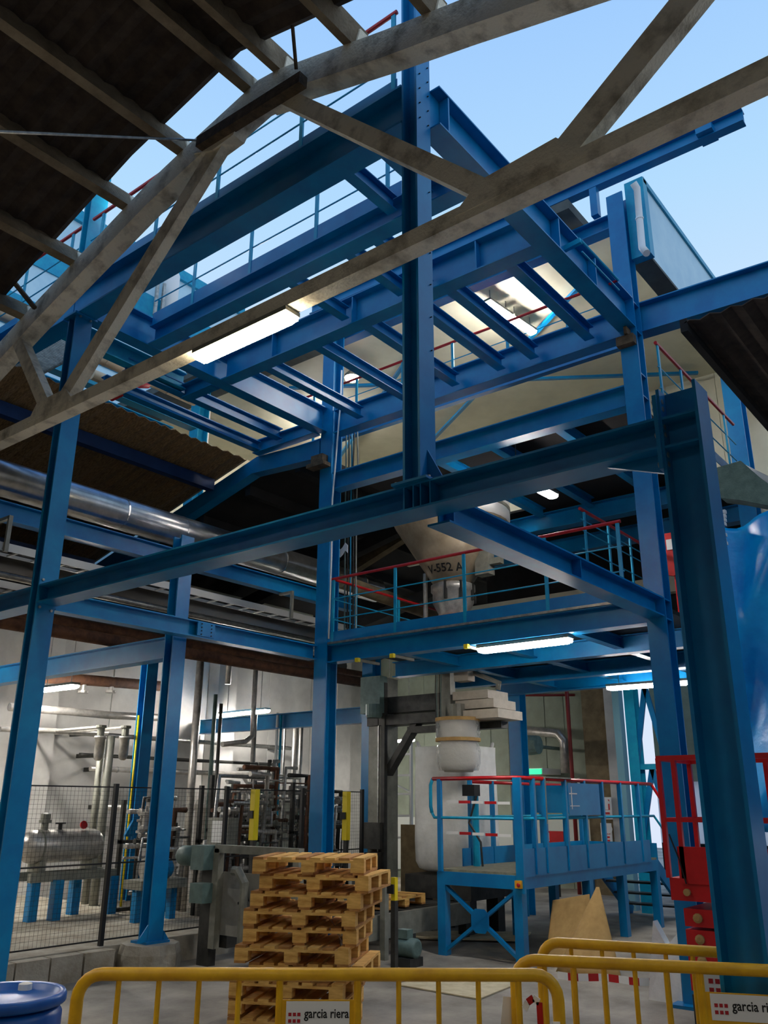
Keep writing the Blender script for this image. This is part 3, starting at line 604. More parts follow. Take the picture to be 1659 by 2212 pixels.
tag(mk('rack_soffit', G().box(4.0, 13.5, 11.2, 15.5, 5.2, 5.25), DARK), 'dark deck above the pipe rack', 'deck')
beam('blue cross beam of the pipe rack behind the middle column', (12.9, 9.6, 3.3), (12.9, 15.5, 3.3), .3, .2)
# cream ducts at upper left and teal purlins
pipe('cream horizontal pipe under the upper floor at left', [(3.5, 10.6, 8.28), (8.2, 10.6, 8.28)], .1, BEIGE, bands=4, bm=BEIGE)
pipe('second cream pipe with a flanged end near the red rail at left', [(6.6, 11.2, 8.3), (8.0, 11.2, 8.3)], .09, BEIGE, bands=2, bm=BEIGE)
for k, (y, z) in enumerate(((11.6, 8.3), (12.3, 8.3), (13.0, 8.3))):
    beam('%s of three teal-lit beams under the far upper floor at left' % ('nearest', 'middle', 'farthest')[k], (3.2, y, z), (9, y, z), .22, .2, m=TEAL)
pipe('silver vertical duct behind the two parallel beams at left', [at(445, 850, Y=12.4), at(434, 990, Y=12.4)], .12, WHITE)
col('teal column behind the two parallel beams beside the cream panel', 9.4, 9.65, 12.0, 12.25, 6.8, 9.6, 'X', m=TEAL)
pipe('red pipe end above the brown roof edge at left', [at(240, 860, Y=9.9), at(300, 832, Y=9.9), at(320, 832, Y=9.9)], .05, RED)
# gratings of the upper floor at left
def grating(label, x0, x1, y0, y1, z, along='X', pitch=.04):
    e = empty('floor_grating', ((x0+x1)/2, (y0+y1)/2, z), label, 'grating'); g = G()
    k = 0
    if along == 'X':
        y = y0
        while y < y1: g.box(x0, x1, y, y+.008, z, z+.03); y += pitch
    else:
        x = x0
        while x < x1: g.box(x, x+.008, y0, y1, z, z+.03); x += pitch
    tag(mk('bearing_bars', g, GALV, e), kind='stuff')
    mk('frame', G().bar((x0, y0, z+.015), (x1, y0, z+.015), .02, .04).bar((x0, y1, z+.015), (x1, y1, z+.015), .02, .04).bar((x0, y0, z+.015), (x0, y1, z+.015), .02, .04).bar((x1, y0, z+.015), (x1, y1, z+.015), .02, .04), GALV, e)
grating('grey steel floor grating right of the far-left column top', 5.0, 6.9, 8.75, 9.25, 7.86)
grating('grey steel floor grating beside the upper beam at the left picture edge', 4.95, 5.7, 9.4, 12.5, 7.86, 'X')
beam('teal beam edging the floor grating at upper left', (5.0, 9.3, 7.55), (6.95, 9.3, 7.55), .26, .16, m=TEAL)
e = empty('vent_pipe', at(368, 630, Y=13.2), 'white capped vent pipe on the neighbouring teal roof', 'vent')
q = at(368, 640, Y=16.1); mk('stack', G().lathe((q.x, 16.1, q.z-.3), [(.2, -.9), (.2, .9), (.14, 1.05), (.03, 1.1)], 14), WHITE, e, True)
mk('small_pipe', G().tube([(q.x-.35, 15.9, q.z-.9), (q.x-.35, 15.9, q.z+.1)], .05, 8).tube([(q.x-.55, 15.9, q.z-.9), (q.x-.55, 15.9, q.z+.1)], .05, 8), GALV, e)
mk('bracket', G().box(q.x-.6, q.x+.2, 15.85, 16.4, q.z-1.3, q.z-1.15), GALV, e)
# ---------------------------------------------------------------- process equipment against the white wall
def flange(g, c, r, d): g.lathe(c, [(r, -.02), (r, .02)], 12, d)
tk = empty('pressure_tank', (7.5, 12, .28), 'horizontal stainless pressure tank behind the mesh fence at far left', 'tank')
g = G(); prof = [(.02, -.12), (.1, -.105), (.17, -.06), (.21, 0), (.225, .05), (.225, 1.05), (.21, 1.1), (.17, 1.15), (.1, 1.2), (.02, 1.21)]
mk('shell', G().lathe((7.02, 12, 1.24), prof, 24, (1, 0, 0)), INOX, tk, True)
mk('strap', G().lathe((7.15, 12, 1.24), [(.232, 0), (.232, .03)], 24, (1, 0, 0)), GREYP, tk)
for x in (7.15, 8.0): mk('saddle', G().box(x, x+.1, 11.85, 12.15, .9, 1.05), GREYP, tk)
mk('skid_beam', G().box(7.0, 8.4, 11.78, 11.86, .78, .9).box(7.0, 8.4, 12.14, 12.22, .78, .9), GREYP, tk)
for x, y in ((7.05, 11.8), (7.35, 11.7), (7.9, 12.1), (8.3, 11.75)): mk('leg', G().box(x, x+.13, y, y+.13, .28, .8), BLUE, tk)
mk('nozzle', G().lathe((7.25, 12, 1.46), [(.05, -.02), (.05, .1), (.09, .1), (.09, .14), (.07, .14), (.07, .22), (.03, .24)], 12), GREYP, tk)
mk('valve', G().lathe((7.5, 12, 1.46), [(.03, -.02), (.03, .08), (.06, .08), (.06, .1)], 10).tube([(7.42, 12, 1.55), (7.58, 12, 1.55)], .012, 6), GREYD, tk)
mk('hand_wheel', G().lathe((7.85, 11.95, 1.52), [(.035, 0), (.06, 0), (.06, .02), (.035, .02)], 12, (0, -1, .3)), RED, tk)
def cluster(label, c, sz, npipe, nval, seed, rise=1.6, name='pipe_manifold'):
    rr_ = random.Random(seed); c = Vector(c); e = empty(name, c, label, 'pipework')
    mk('frame', G().box(c.x-sz/2, c.x+sz/2, c.y-.03, c.y+.03, c.z, c.z+.05).box(c.x-sz/2, c.x-sz/2+.06, c.y-.03, c.y+.03, c.z, c.z+rise).box(c.x+sz/2-.06, c.x+sz/2, c.y-.03, c.y+.03, c.z, c.z+rise*.8).box(c.x-sz/2, c.x+sz/2, c.y-.03, c.y+.03, c.z+rise*.6, c.z+rise*.6+.05), GREYD, e)
    for k in range(npipe):
        x = c.x+(rr_.random()-.5)*sz; y = c.y-.1-rr_.random()*.5; h = rise*(.5+rr_.random()*.6); r = .014+rr_.random()*.03; x2 = c.x+(rr_.random()-.5)*sz
        z2 = c.z+.2+rr_.random()*rise*.8
        pts = [(x, y, c.z), (x, y, c.z+h*.6), (x, y-.06, c.z+h), (x2, y-.06, c.z+h)] if k % 3 else [(c.x-sz/2, y, z2), (x, y, z2), (x, y, z2+.2), (c.x+sz/2, y, z2+.2)]
        mk('pipe', G().tube(pts, r, 7), (INOX, GALV, RUST, INOX, GREYD, INOX)[k % 6], e, True)
    for k in range(nval):
        p = c+Vector(((rr_.random()-.5)*sz, -.15-rr_.random()*.5, .25+rr_.random()*rise*.75)); r = .04+rr_.random()*.04
        g = G().lathe(p, [(r*.5, -r*1.6), (r, -r*1.5), (r, -r), (r*.6, -r*.8), (r*.6, r*.8), (r, r), (r, r*1.5), (r*.3, r*1.6), (r*.3, r*2.6)], 10, (0, 0, 1) if k % 2 else (1, 0, 0))
        mk('valve', g, (INOX, MOTOR, GREYD, GREYP, INOX)[k % 5], e)
    return e
cluster('dense rack of small pipes and valves right of the tank behind the fence', (8.95, 11.95, .28), .9, 18, 20, 3, 1.6)
cluster('dark valve manifold between the plinth column and the white control box', (9.75, 10.95, 0), 1.1, 30, 30, 5, 2.1)
cluster('brown pipe manifold left of the yellow light post', (10.9, 12.0, 0), 1.2, 28, 28, 8, 2.3)
cluster('tall instrument rack right of the yellow light post', (12.3, 12.4, 0), 1.3, 30, 24, 11, 2.4)
cluster('pipework cluster just left of the middle column', (12.2, 11.4, 0), 1.0, 24, 22, 13, 2.2)
pm = empty('pump', (8.35, 10.7, .28), 'blue electric pump with stainless casing beside the plinth column', 'pump')
mk('motor', G().lathe((8.2, 10.7, .95), [(.1, 0), (.13, .02), (.13, .3), (.09, .34)], 14, (1, 0, 0)), BLUE, pm, True); mk('casing', G().lathe((8.08, 10.7, .95), [(.06, 0), (.16, .02), (.16, .1), (.06, .12)], 14, (1, 0, 0)), INOX, pm)
mk('base', G().box(7.9, 8.7, 10.5, 10.9, .7, .82), GREYP, pm)
for x in (7.95, 8.55): mk('leg', G().box(x, x+.1, 10.65, 10.75, .28, .7), BLUE, pm)
for k, (pxy, r, lb) in enumerate(((((20, 1527), (150, 1537), (235, 1545), (345, 1550)), .07, 'upper stainless pipe along the white wall at left'), (((0, 1575), (100, 1578), (232, 1583)), .045, 'lower thin stainless pipe along the white wall at left'),
        (((85, 1463), (200, 1470), (345, 1482)), .1, 'brown lagged pipe high on the white wall at left'))):
    pipe(lb, [at(x_, y_, Y=14.4) for x_, y_ in pxy], r, (INOX, INOX, RUST)[k])
for k, (pxy, r, m, lb) in enumerate((
    (((433, 1428), (428, 1570), (418, 1665)), .075, INOX, 'thick bent stainless riser left of the hanging lamp'),
    (((495, 1430), (492, 1478)), .06, INOX, 'short stainless riser above the hanging lamp'),
    (((547, 1545), (545, 1590), (530, 1602), (480, 1608)), .05, INOX, 'stainless pipe bending left under the hanging lamp'),
    (((551, 1545), (546, 1670)), .05, INOX, 'stainless riser below the right end of the hanging lamp'),
    (((600, 1540), (592, 1700)), .03, WHITE, 'white upright conduit left of the middle column'),
    (((608, 1545), (603, 1700)), .025, TEAL, 'teal conduit beside the white upright'),
    (((617, 1545), (612, 1720)), .025, GALV, 'galvanised conduit in the upright bundle'),
    (((640, 1550), (632, 1780)), .06, INOX, 'stainless column pipe near the middle column'),
    (((652, 1550), (648, 1760)), .04, INOX, 'thin stainless pipe touching the middle column'),
    (((466, 1500), (462, 1700)), .04, MOTOR, 'grey-green conduit post right of the plinth column'),
    (((478, 1520), (470, 1770)), .035, GREYD, 'dark conduit post right of the plinth column'),
    (((240, 1590), (228, 1690), (215, 1760)), .07, GREYP, 'grey support post behind the fence post'),
    (((222, 1590), (210, 1760)), .06, GREYP, 'second grey support post left of the fence post'),
    (((300, 1545), (292, 1640), (285, 1720)), .02, YELB, 'thin yellow gas pipe in front of the dark blue column'))):
    P3 = [at(x_, y_, Y=13.2-.16*(k % 3)) for x_, y_ in pxy]
    if k == 2: P3.insert(0, Vector((P3[0].x, P3[0].y, 5.2)))
    elif k == 1: P3 = [Vector((P3[0].x, P3[0].y, 5.2)), Vector((P3[0].x, P3[0].y, P3[-1].z))]
    else: P3 = [P3[0], Vector((P3[0].x, P3[0].y, .28 if P3[0].x < 9 else 0))]
    pipe(lb, P3, r, m, n=9)
for k, q in enumerate(((215, 1610), (268, 1610))):
    p = at(*q, Y=13); e = empty('filter_bowl', p, '%s stainless filter bowl on the wall pipe' % ('left', 'right')[k], 'filter')
    mk('bowl', G().lathe(p-Vector((0, 0, .25)), [(.03, 0), (.07, .03), (.08, .1), (.08, .35), (.1, .36), (.1, .4)], 12), INOX, e, True); mk('head', G().lathe(p+Vector((0, 0, .16)), [(.06, 0), (.06, .12), (.09, .13), (.09, .17)], 12), GREYP, e)
    mk('stub', G().tube([p+Vector((0, 0, .3)), p+Vector((0, 2.55, .3))], .03, 7), INOX, e)
for k, q in enumerate(((180, 1485), (240, 1485))):
    p = at(*q, Y=14.4); tag(mk('valve_stub', G().lathe(p-Vector((0, 0, .1)), [(.1, 0), (.1, .04), (.05, .05), (.05, .3)], 10), INOX), '%s stub valve hanging from the brown pipe' % ('left', 'right')[k], 'valve')

# more pipework on the wall and the rack
for k, (z, y, x0, x1, r, m) in enumerate(((2.45, 14.9, 9.8, 14.6, .05, INOX), (2.7, 15.0, 9.6, 14.9, .035, GREYD), (1.75, 14.6, 10.0, 14.2, .06, INOX), (3.1, 15.1, 9.4, 15.4, .045, GALV))):
    o = pipe('%s horizontal pipe on the white wall right of the dark blue column' % ('second lowest', 'third lowest', 'lowest', 'highest')[k], [(x0, y, z), (x1, y, z)], r, m, bands=4, bm=GALV)
    for x in (x0+.3, x1-.3): mk('bracket', G().box(x, x+.04, y, 15.58, z-.04, z+.04), GREYD, o)
e = empty('filter_housing', (11.6, 13.6, 0), 'tall stainless filter housing behind the yellow light post', 'vessel')
mk('shell', G().lathe((11.6, 13.6, 0), [(.1, .5), (.2, .6), (.2, 1.7), (.23, 1.72), (.23, 1.78), (.18, 1.9), (.06, 1.96)], 18), INOX, e, True)
for a in (0, 2.1, 4.2): mk('leg', G().tube([(11.6+.17*math.cos(a), 13.6+.17*math.sin(a), .6), (11.6+.2*math.cos(a), 13.6+.2*math.sin(a), 0)], .02, 6), INOX, e)
e = empty('switch_cabinet', (14.2, 14.6, 0), 'grey switch cabinet against the white wall near the middle column', 'cabinet')
mk('case', G().box(13.9, 14.6, 13.9, 14.3, 0, 1.9), GREYD, e); mk('door', G().box(13.93, 14.57, 13.885, 13.9, .1, 1.85), GREYP, e); mk('handle', G().box(14.5, 14.53, 13.86, 13.885, .9, 1.05), BLACK, e)
p = at(272, 453, X=5.1); e = empty('bulkhead_lamp', p, 'small glowing bulb above the concrete truss at upper left', 'lamp')
mk('globe', G().lathe(p, [(.01, -.05), (.035, -.035), (.05, 0), (.035, .035), (.02, .05)], 12), LAMPC, e, True); mk('stem', G().tube([p+Vector((0, 0, .05)), p+Vector((0, 0, .25)), p+Vector((-.38, 0, .25))], .01, 6), GALV, e)
p = at(742, 1196, X=9.4); tag(mk('rag', G().slab([[p+Vector((0, -.08+.05*j, .05*math.sin(j*1.7)+.06*i)) for j in range(5)] for i in range(3)], (.01, 0, 0)), WHITE), 'white rag hung beside the middle column', 'rag')
# ---------------------------------------------------------------- conveyor machine behind the pallets
q = at(470, 1798, X=8.9)
e = empty('control_box', (8.9, q.y, 1.3), 'pale grey control box with a white screen left of the yellow light post', 'control box')
mk('case', G().box(8.9, 9.1, q.y-.22, q.y+.22, q.z-.2, q.z+.2), GREYP, e); mk('screen', G().box(8.89, 8.9, q.y-.16, q.y+.12, q.z-.14, q.z+.16), WHITE, e); mk('stand', G().box(8.97, 9.05, q.y+.05, q.y+.13, .28, q.z-.2), GREYD, e)
for k, (x_, y0_, y1_, X_, lb) in enumerate(((552, 1705, 1815, 8.75, 'bright yellow light-curtain post behind the grey machine frame'), (749, 1710, 1815, 10.6, 'bright yellow light-curtain post right of the middle column'), (852, 1895, 1945, 8.45, 'short yellow light post on the conveyor beside the platform'))):
    a = at(x_, y0_, X=X_); b = at(x_, y1_, X=X_); e = empty('light_curtain_post', (a.x, a.y, 0), lb, 'post', 'yellow light posts')
    wb = .045 if k < 2 else .028; mk('body', G().box(a.x-wb, a.x+wb, a.y-wb, a.y+wb, b.z, a.z), YELB, e); mk('clip', G().box(a.x-.065, a.x-.045, a.y-.03, a.y+.06, (a.z+b.z)/2-.05, (a.z+b.z)/2+.05), BLACK, e)
    mk('foot', G().box(a.x-.03, a.x+.03, a.y-.03, a.y+.03, 0, b.z), GREYD, e)
gf = empty('machine_frame', (8.9, 9.4, 0), 'grey tubular machine gate frame with a printed side plate behind the pallets', 'machine')
A, B = at(470, 1835, X=7.6), at(652, 1822, X=7.6)
zt = 1.31
mk('top_tube', G().bar((7.6, A.y, zt), (7.6, B.y, zt), .09, .09), GREYP, gf)
mk('upright', G().bar((7.6, A.y-.03, .2), (7.6, A.y-.03, zt), .1, .09, (1, 0, 0)), GREYP, gf); mk('upright', G().bar((7.6, B.y+.04, .2), (7.6, B.y+.04, zt), .09, .09, (1, 0, 0)), GREYP, gf)
mk('side_plate', G().box(7.63, 7.65, B.y+.1, A.y-.1, .35, 1.05), mat('plate_grey', (150, 148, 140), .5, .2, (128, 126, 120), 5), gf)
mk('print', text_geo('JA', .2, (7.625, A.y-.4, .75), (0, -1, 0), (0, 0, 1), 'LEFT', .0), TEXT, gf)
mk('chute', G().tube([(7.5, A.y-.62, .3), (7.5, A.y-.62, .95), (7.5, A.y-.5, 1.08), (7.5, A.y-.42, 1.08)], .055, 9), GREYP, gf)
mk('chain_case', G().box(7.7, 8.0, A.y-.15, A.y+.1, .2, 1.0), GREYD, gf)
q = at(440, 1850, X=7.5)
mt = empty('gear_motor', (7.5, q.y, .8), 'grey-green gear motor on the left side of the machine frame', 'motor')
mk('motor_body', G().lathe((7.5, q.y+.12, q.z), [(.09, 0), (.12, .02), (.12, .26), (.1, .3)], 14, (0, 1, 0)), MOTOR, mt, True); mk('gearbox', G().box(7.4, 7.62, q.y-.12, q.y+.12, q.z-.15, q.z+.13), MOTOR, mt)
mk('second_gearbox', G().box(7.4, 7.6, q.y-.14, q.y+.1, q.z-.52, q.z-.3), MOTOR, mt); mk('bracket', G().box(7.58, 7.7, q.y-.1, q.y+.1, 0, q.z), GREYD, mt)
cv = empty('conveyor', (9.6, 8.2, 0), 'dark roller conveyor bed behind the pallets', 'conveyor')
mk('side_rail', G().box(8.5, 11.4, 7.42, 7.5, .22, .5), GREYP, cv); mk('side_rail', G().box(8.5, 11.4, 8.75, 8.83, .22, .5), GREYP, cv)
for k in range(14): mk('roller', G().tube([(8.65+k*.2, 7.5, .46), (8.65+k*.2, 8.75, .46)], .04, 8), GREYD, cv)
for x in (8.6, 10, 11.3):
    for y in (7.43, 8.76): mk('leg', G().box(x, x+.08, y, y+.06, 0, .24), GREYD, cv)
mk('fence_upright', G().box(9.25, 9.33, 7.3, 7.38, 0, .95), GREYP, cv); mk('fence_upright', G().box(8.55, 8.6, 7.3, 7.38, 0, .95), GREYP, cv); mk('cross_bar', G().box(8.55, 9.33, 7.32, 7.36, .88, .95), GREYD, cv)
q = at(885, 2030, X=9.2); e = empty('drive_motor', (9.2, q.y, 0), 'dark green conveyor drive motor lying by the platform leg', 'motor')
mk('motor_body', G().lathe((9.15, q.y-.16, .2), [(.08, 0), (.11, .02), (.11, .28), (.08, .32)], 14, (0, 1, 0)), MOTOR, e, True); mk('terminal_box', G().box(9.08, 9.2, q.y-.05, q.y+.1, .3, .4), MOTOR, e); mk('foot', G().box(9.02, 9.28, q.y-.14, q.y+.14, 0, .1), GREYD, e)
# ---------------------------------------------------------------- big bag filling station
ms = empty('bag_filling_machine', (11.7, 9.2, 0), 'tall grey bag-filling machine mast with arm and diagonal brace', 'machine')
a, b = at(797, 1550, X=11.6), at(832, 1550, X=11.6)
mk('mast', G().box(11.6, 11.95, b.y, a.y, 0, 3.9), GREYP, ms); mk('guide', G().box(11.52, 11.6, b.y-.05, b.y+.02, .1, 3.8), GREYD, ms); mk('guide_rail', G().box(11.55, 11.58, b.y+.1, b.y+.12, .1, 3.8), GALV, ms)
a2, b2 = at(787, 1465, X=11.5), at(828, 1540, X=11.5)
mk('head_motor', G().box(11.4, 11.6, b2.y, a2.y, b2.z, a2.z), MOTOR, ms); mk('motor_cap', G().lathe(at(808, 1535, X=11.35), [(.12, -.12), (.14, -.08), (.14, .1)], 14), MOTOR, ms)
mk('carriage', G().box(11.45, 11.6, b.y-.02, a.y, 1.15, 1.55).box(11.4, 11.6, b.y, a.y-.1, .75, 1.1), GREYD, ms)
mk('brace', G().bar(at(905, 1555, X=11.7), at(838, 1672, X=11.7), .1, .17, (1, 0, 0)), GREYD, ms)
c0, c1 = at(858, 1500, X=11.7), at(985, 1548, X=11.7)
mk('arm', G().box(11.6, 11.9, c1.y, a.y, c1.z+.12, c0.z-.05), GREYD, ms); mk('arm_lower', G().box(11.55, 11.9, c1.y-.1, a.y, c1.z-.08, c1.z+.08), GREYD, ms)
cr = mat('bone_paint', (196, 186, 168), .55, 0, (176, 166, 148), 6)
for k, (x0, x1, y0, y1) in enumerate(((985, 1062, 1494, 1520), (992, 1075, 1518, 1540), (990, 1086, 1536, 1562))):
    p, q = at(x0, y0, X=11.4-.05*k), at(x1, y1, X=11.4-.05*k); mk('cover_channel', G().box(11.3-.06*k, 11.9, q.y, p.y, q.z+.08, q.z+.21), cr, ms)
p = at(988, 1460, X=11.4); mk('junction_box', G().box(11.3, 11.5, p.y-.26, p.y, p.z-.1, p.z+.12), cr, ms)
mk('air_hose', G().tube([at(990, 1440, X=11.5), at(1078, 1475, X=11.5), at(1075, 1490, X=11.5)], .045, 8), GREYP, ms, True)
p = at(968, 1500, X=11.5); mk('fill_tube', G().box(p.x-.07, p.x+.07, p.y-.09, p.y+.09, 2.9, 3.98), mat('tube_grey', (168, 168, 156), .5, .2, (146, 146, 136), 6), ms)
for k in range(5): mk('cable', G().tube([at(942+k*3, 1425, X=11.35), at(940+k*3, 1500, X=11.35), at(944+k*2, 1600, X=11.35)], .008, 5), (GREYD, MOTOR, GREYP)[k % 3], ms)
mk('sleeve_arm', G().box(p.x+.1, p.x+.3, p.y-.9, p.y+.9, 2.95, 3.05), GREYD, ms)
# bag
bc = Vector((12.0, 8.02, 0)); g = G(); rings = []
def rrect(w, h_, r, n=5):
    out_ = []
    for cx, cy, a0 in ((w-r, h_-r, 0), (-w+r, h_-r, 90), (-w+r, -h_+r, 180), (w-r, -h_+r, 270)):
        for k in range(n+1): an = math.radians(a0+90*k/n); out_.append((cx+math.cos(an)*r, cy+math.sin(an)*r))
    return out_
for z, s in ((.86, .42), (.9, .5), (1.0, .545), (1.3, .555), (1.8, .55), (2.3, .545), (2.55, .54), (2.68, .545)):
    rings.append([Vector((bc.x+x*s/.55, bc.y+y*s/.55, z+(.05*abs(x*y)/.3 if z > 2.6 else 0))) for x, y in rrect(.52, .52, .16)])
n = len(rings[0]); vs = [v for r_ in rings for v in r_]; fs = [(i*n+j, i*n+(j+1) % n, (i+1)*n+(j+1) % n, (i+1)*n+j) for i in range(len(rings)-1) for j in range(n)]
g.add(vs, fs+[tuple(range(n))[::-1], tuple(range((len(rings)-1)*n, len(rings)*n))])
bg_ = empty('bulk_bag', bc+Vector((0, 0, .86)), 'big white woven bulk bag hanging in the filling machine', 'bag'); mk('body', g, BAG, bg_, True)
for sx, sy in ((-1, 1), (1, -1), (-1, -1), (1, 1)):
    c = bc+Vector((sx*.44, sy*.44, 2.66)); mk('lifting_loop', G().tube([c-Vector((.1*sx, 0, .1)), c+Vector((0, 0, .12)), c-Vector((0, .1*sy, .1))], .03, 6), BAG, bg_)
bst = tag(mk('bag_stand', G().box(11.4, 12.6, 7.4, 8.6, .5, .82).box(11.5, 11.7, 7.5, 7.7, 0, .5).box(12.3, 12.5, 7.5, 7.7, 0, .5).box(11.5, 11.7, 8.3, 8.5, 0, .5).box(12.3, 12.5, 8.3, 8.5, 0, .5), GREYD), 'dark stand under the white bulk bag', 'stand')
pc_ = at(990, 1620, X=11.2); ps = empty('wrapped_spout', (11.2, pc_.y, 2.3), 'filling spout wrapped in clear plastic film with tan tape', 'spout')
mk('film', G().lathe((11.2, pc_.y, 0), [(.30, 2.32), (.33, 2.42), (.34, 2.6), (.31, 2.72), (.34, 2.78), (.34, 3.05), (.3, 3.08)], 18), PLASTIC, ps, True)
mk('core', G().lathe((11.2, pc_.y, 0), [(.22, 2.3), (.27, 2.4), (.27, 3.06)], 16), mat('pale_core', (206, 202, 190), .6), ps, True)
for z in (2.74, 3.04): mk('tape', G().lathe((11.2, pc_.y, z), [(.345, 0), (.345, .05)], 18), CARD, ps)
mk('neck', G().lathe((11.2, pc_.y, 0), [(.12, 3.06), (.12, 3.3)], 12), GREYP, ps)
# column and ladder behind the machine
col('dark blue column left of the bag-filling mast', 12.4, 12.65, 10.1, 10.35, 0, 4.9, 'X')
col('blue column right of the bag behind the platform', 14.3, 14.55, 8.1, 8.35, 0, 4.0, 'X')
ld = empty('ladder_frame', (14, 10.3, 0), 'white frame ladder behind the bag-filling mast', 'ladder')
p, q = at(833, 1640, X=14), at(888, 1640, X=14)
for y in (p.y, q.y): mk('stile', G().box(13.97, 14.03, y-.02, y+.02, 0, 3.1), WHITE, ld)
for z in (2.0, 2.35, 2.75, 1.6, 1.2): mk('rung', G().box(13.98, 14.02, q.y, p.y, z, z+.04), WHITE, ld)
mk('brace', G().bar((14, p.y, 2.3), (14, q.y, 2.05), .03, .03), WHITE, ld)
tag(mk('mesh_guard', G().box(12.6, 12.63, 8.8, 9.6, 0, 1.5), TANW), 'brown mesh guard panel below the filling machine', 'guard')
wq = at(1047, 1660, X=14.6); e = empty('bollard', (14.6, wq.y, 0), 'grey post with a yellow cap just right of the white bulk bag', 'post')
mk('stem', G().tube([(14.6, wq.y, 0), (14.6, wq.y, 2.2)], .05, 8), GREYD, e); mk('cap', G().lathe((14.6, wq.y, 2.1), [(.12, 0), (.12, .35), (.07, .5)], 10), YELB, e)
pipe('grey bent pipe on the rear wall above the platform', [at(1110, 1575, X=18.8), at(1205, 1585, X=18.8), at(1218, 1600, X=18.8), at(1222, 1670, X=18.8)], .11, INOX)
pipe('red sprinkler riser in front of the tan pier', [(18.4, 9.15, 0), (18.4, 9.15, 6.2)], .045, REDD)
pipe('thin red sprinkler pipe along the rear wall', [(18.9, 9.2, 4.3), (18.9, 13, 4.55)], .03, REDD)
tag(mk('green_fan_motor', G().lathe(at(1138, 1610, X=17.5), [(.2, -.3), (.22, -.1), (.22, .2), (.12, .3)], 14, (0, 1, 0)).tube([at(1138, 1610, X=17.5), Vector((19.45, at(1138, 1610, X=17.5).y, at(1138, 1610, X=17.5).z))], .04, 6), MOTOR), 'green fan motor hung on the rear wall', 'motor')
es = at(1148, 1667, X=18.5); e = empty('exit_light', es, 'small glowing green emergency exit light on the rear wall', 'sign'); mk('lens', G().box(18.5, 18.53, es.y-.25, es.y+.25, es.z-.06, es.z+.06), GREENL, e); mk('case', G().box(18.53, 19.45, es.y-.27, es.y+.27, es.z-.05, es.z+.08), WHITE, e)
# ---------------------------------------------------------------- blue access platform
pf = empty('access_platform', (12.2, 6.4, 0), 'blue steel access platform with red-topped railing and crossed front brace', 'platform')
X0, X1, Y0, Y1, ZD = 10.05, 14.5, 5.78, 7.05, 1.0
mk('deck', G().box(X0+.03, X1, Y0+.02, Y1-.02, ZD, ZD+.03), mat('chequer_plate', (150, 146, 120), .55, .3, (120, 118, 100), 12), pf)
mk('front_beam', G().box(X0, X0+.08, Y0, Y1, ZD-.16, ZD), BLUE, pf); mk('side_beam', G().box(X0+.08, X1, Y0, Y0+.07, ZD-.16, ZD), BLUE, pf); mk('side_beam', G().box(X0+.08, X1, Y1-.07, Y1, ZD-.16, ZD), BLUE, pf)
for x in (X0, 11.95, 13.1, 14.4):
    for y in (Y0, Y1-.12): mk('leg', G().box(x, x+.12, y, y+.12, 0, ZD-.16), BLUE, pf)
cY, cZ = (Y0+Y1)/2, .44
for (y, z) in ((Y0+.1, .82), (Y1-.1, .82), (Y0+.1, .06), (Y1-.1, .06)): mk('brace', G().bar((X0+.05, cY, cZ), (X0+.05, y, z), .04, .06, (1, 0, 0)), BLUE, pf)
mk('brace_plate', G().prism([(X0+.02, cY-.13, cZ-.07), (X0+.02, cY-.07, cZ-.14), (X0+.02, cY+.07, cZ-.14), (X0+.02, cY+.13, cZ-.07), (X0+.02, cY+.13, cZ+.08), (X0+.02, cY+.07, cZ+.14), (X0+.02, cY-.07, cZ+.14), (X0+.02, cY-.13, cZ+.08)], (.012, 0, 0)), BLUE, pf)
mk('toe_board', G().box(X0+.6, X1, Y1-.02, Y1-.01, ZD+.03, ZD+.26), BLUE, pf); mk('toe_board', G().box(X0, X1-.3, Y0-.012, Y0, ZD-.02, ZD+.31), BLUE, pf)
mk('toe_board', G().box(X1, X1+.012, Y0, Y1, ZD, ZD+.25), BLUE, pf)
def loop(pts, r, m, nm): mk(nm, G().tube(pts, r, 8), m, pf, True)
zr_, zm = 2.17, 1.67
loop([(X0, Y1+.07, zm+.06), (X0, Y1+.09, zm+.14), (X0, Y1+.09, zr_-.08), (X0, Y1+.05, zr_)], .024, TEAL, 'end_bend')
loop([(X0, Y1+.05, zr_), (X0, Y0, zr_), (X1, Y0, zr_)], .026, RED, 'top_rail'); loop([(X0, Y1+.07, zm+.06), (X0, Y1+.03, zm), (X0, Y0, zm), (X1, Y0, zm)], .02, TEAL, 'mid_rail')
loop([(X0+.9, Y1, zr_-.02), (X1-.6, Y1, zr_-.02)], .024, RED, 'top_rail'); loop([(X0+.9, Y1, zm), (X1, Y1, zm)], .018, TEAL, 'mid_rail')
def pst(x, y, m=None, wd=.06, zt_=zr_, zb=ZD): mk('post', G().bar((x, y, zb), (x, y, zt_), wd, .045, (1, 0, 0)), m or BLUE, pf)
pst(X0, Y1-.06); pst(X0, Y0, wd=.11, zb=ZD-.2)
for x in (10.45, 10.75, 11.35, 11.95, 12.55, 13.2, 13.9): pst(x, Y0)
for x in (10.9, 11.5, 12.2, 13.0, 13.8, 14.4): pst(x, Y1, zb=ZD+.03)
mk('support_post', G().tube([(X0+.75, Y1-.15, ZD), (X0+.75, Y1-.15, 2.05)], .05, 10), TEAL, pf)
mk('blue_panel', G().box(X0+2.4, X0+2.44, Y0+.35, Y0+1.05, 1.72, 2.12), BLUE, pf); bp2 = mk('blue_panel', G().box(11.4, 12.4, Y0-.035, Y0-.025, 1.7, 2.13), BLUE, pf)
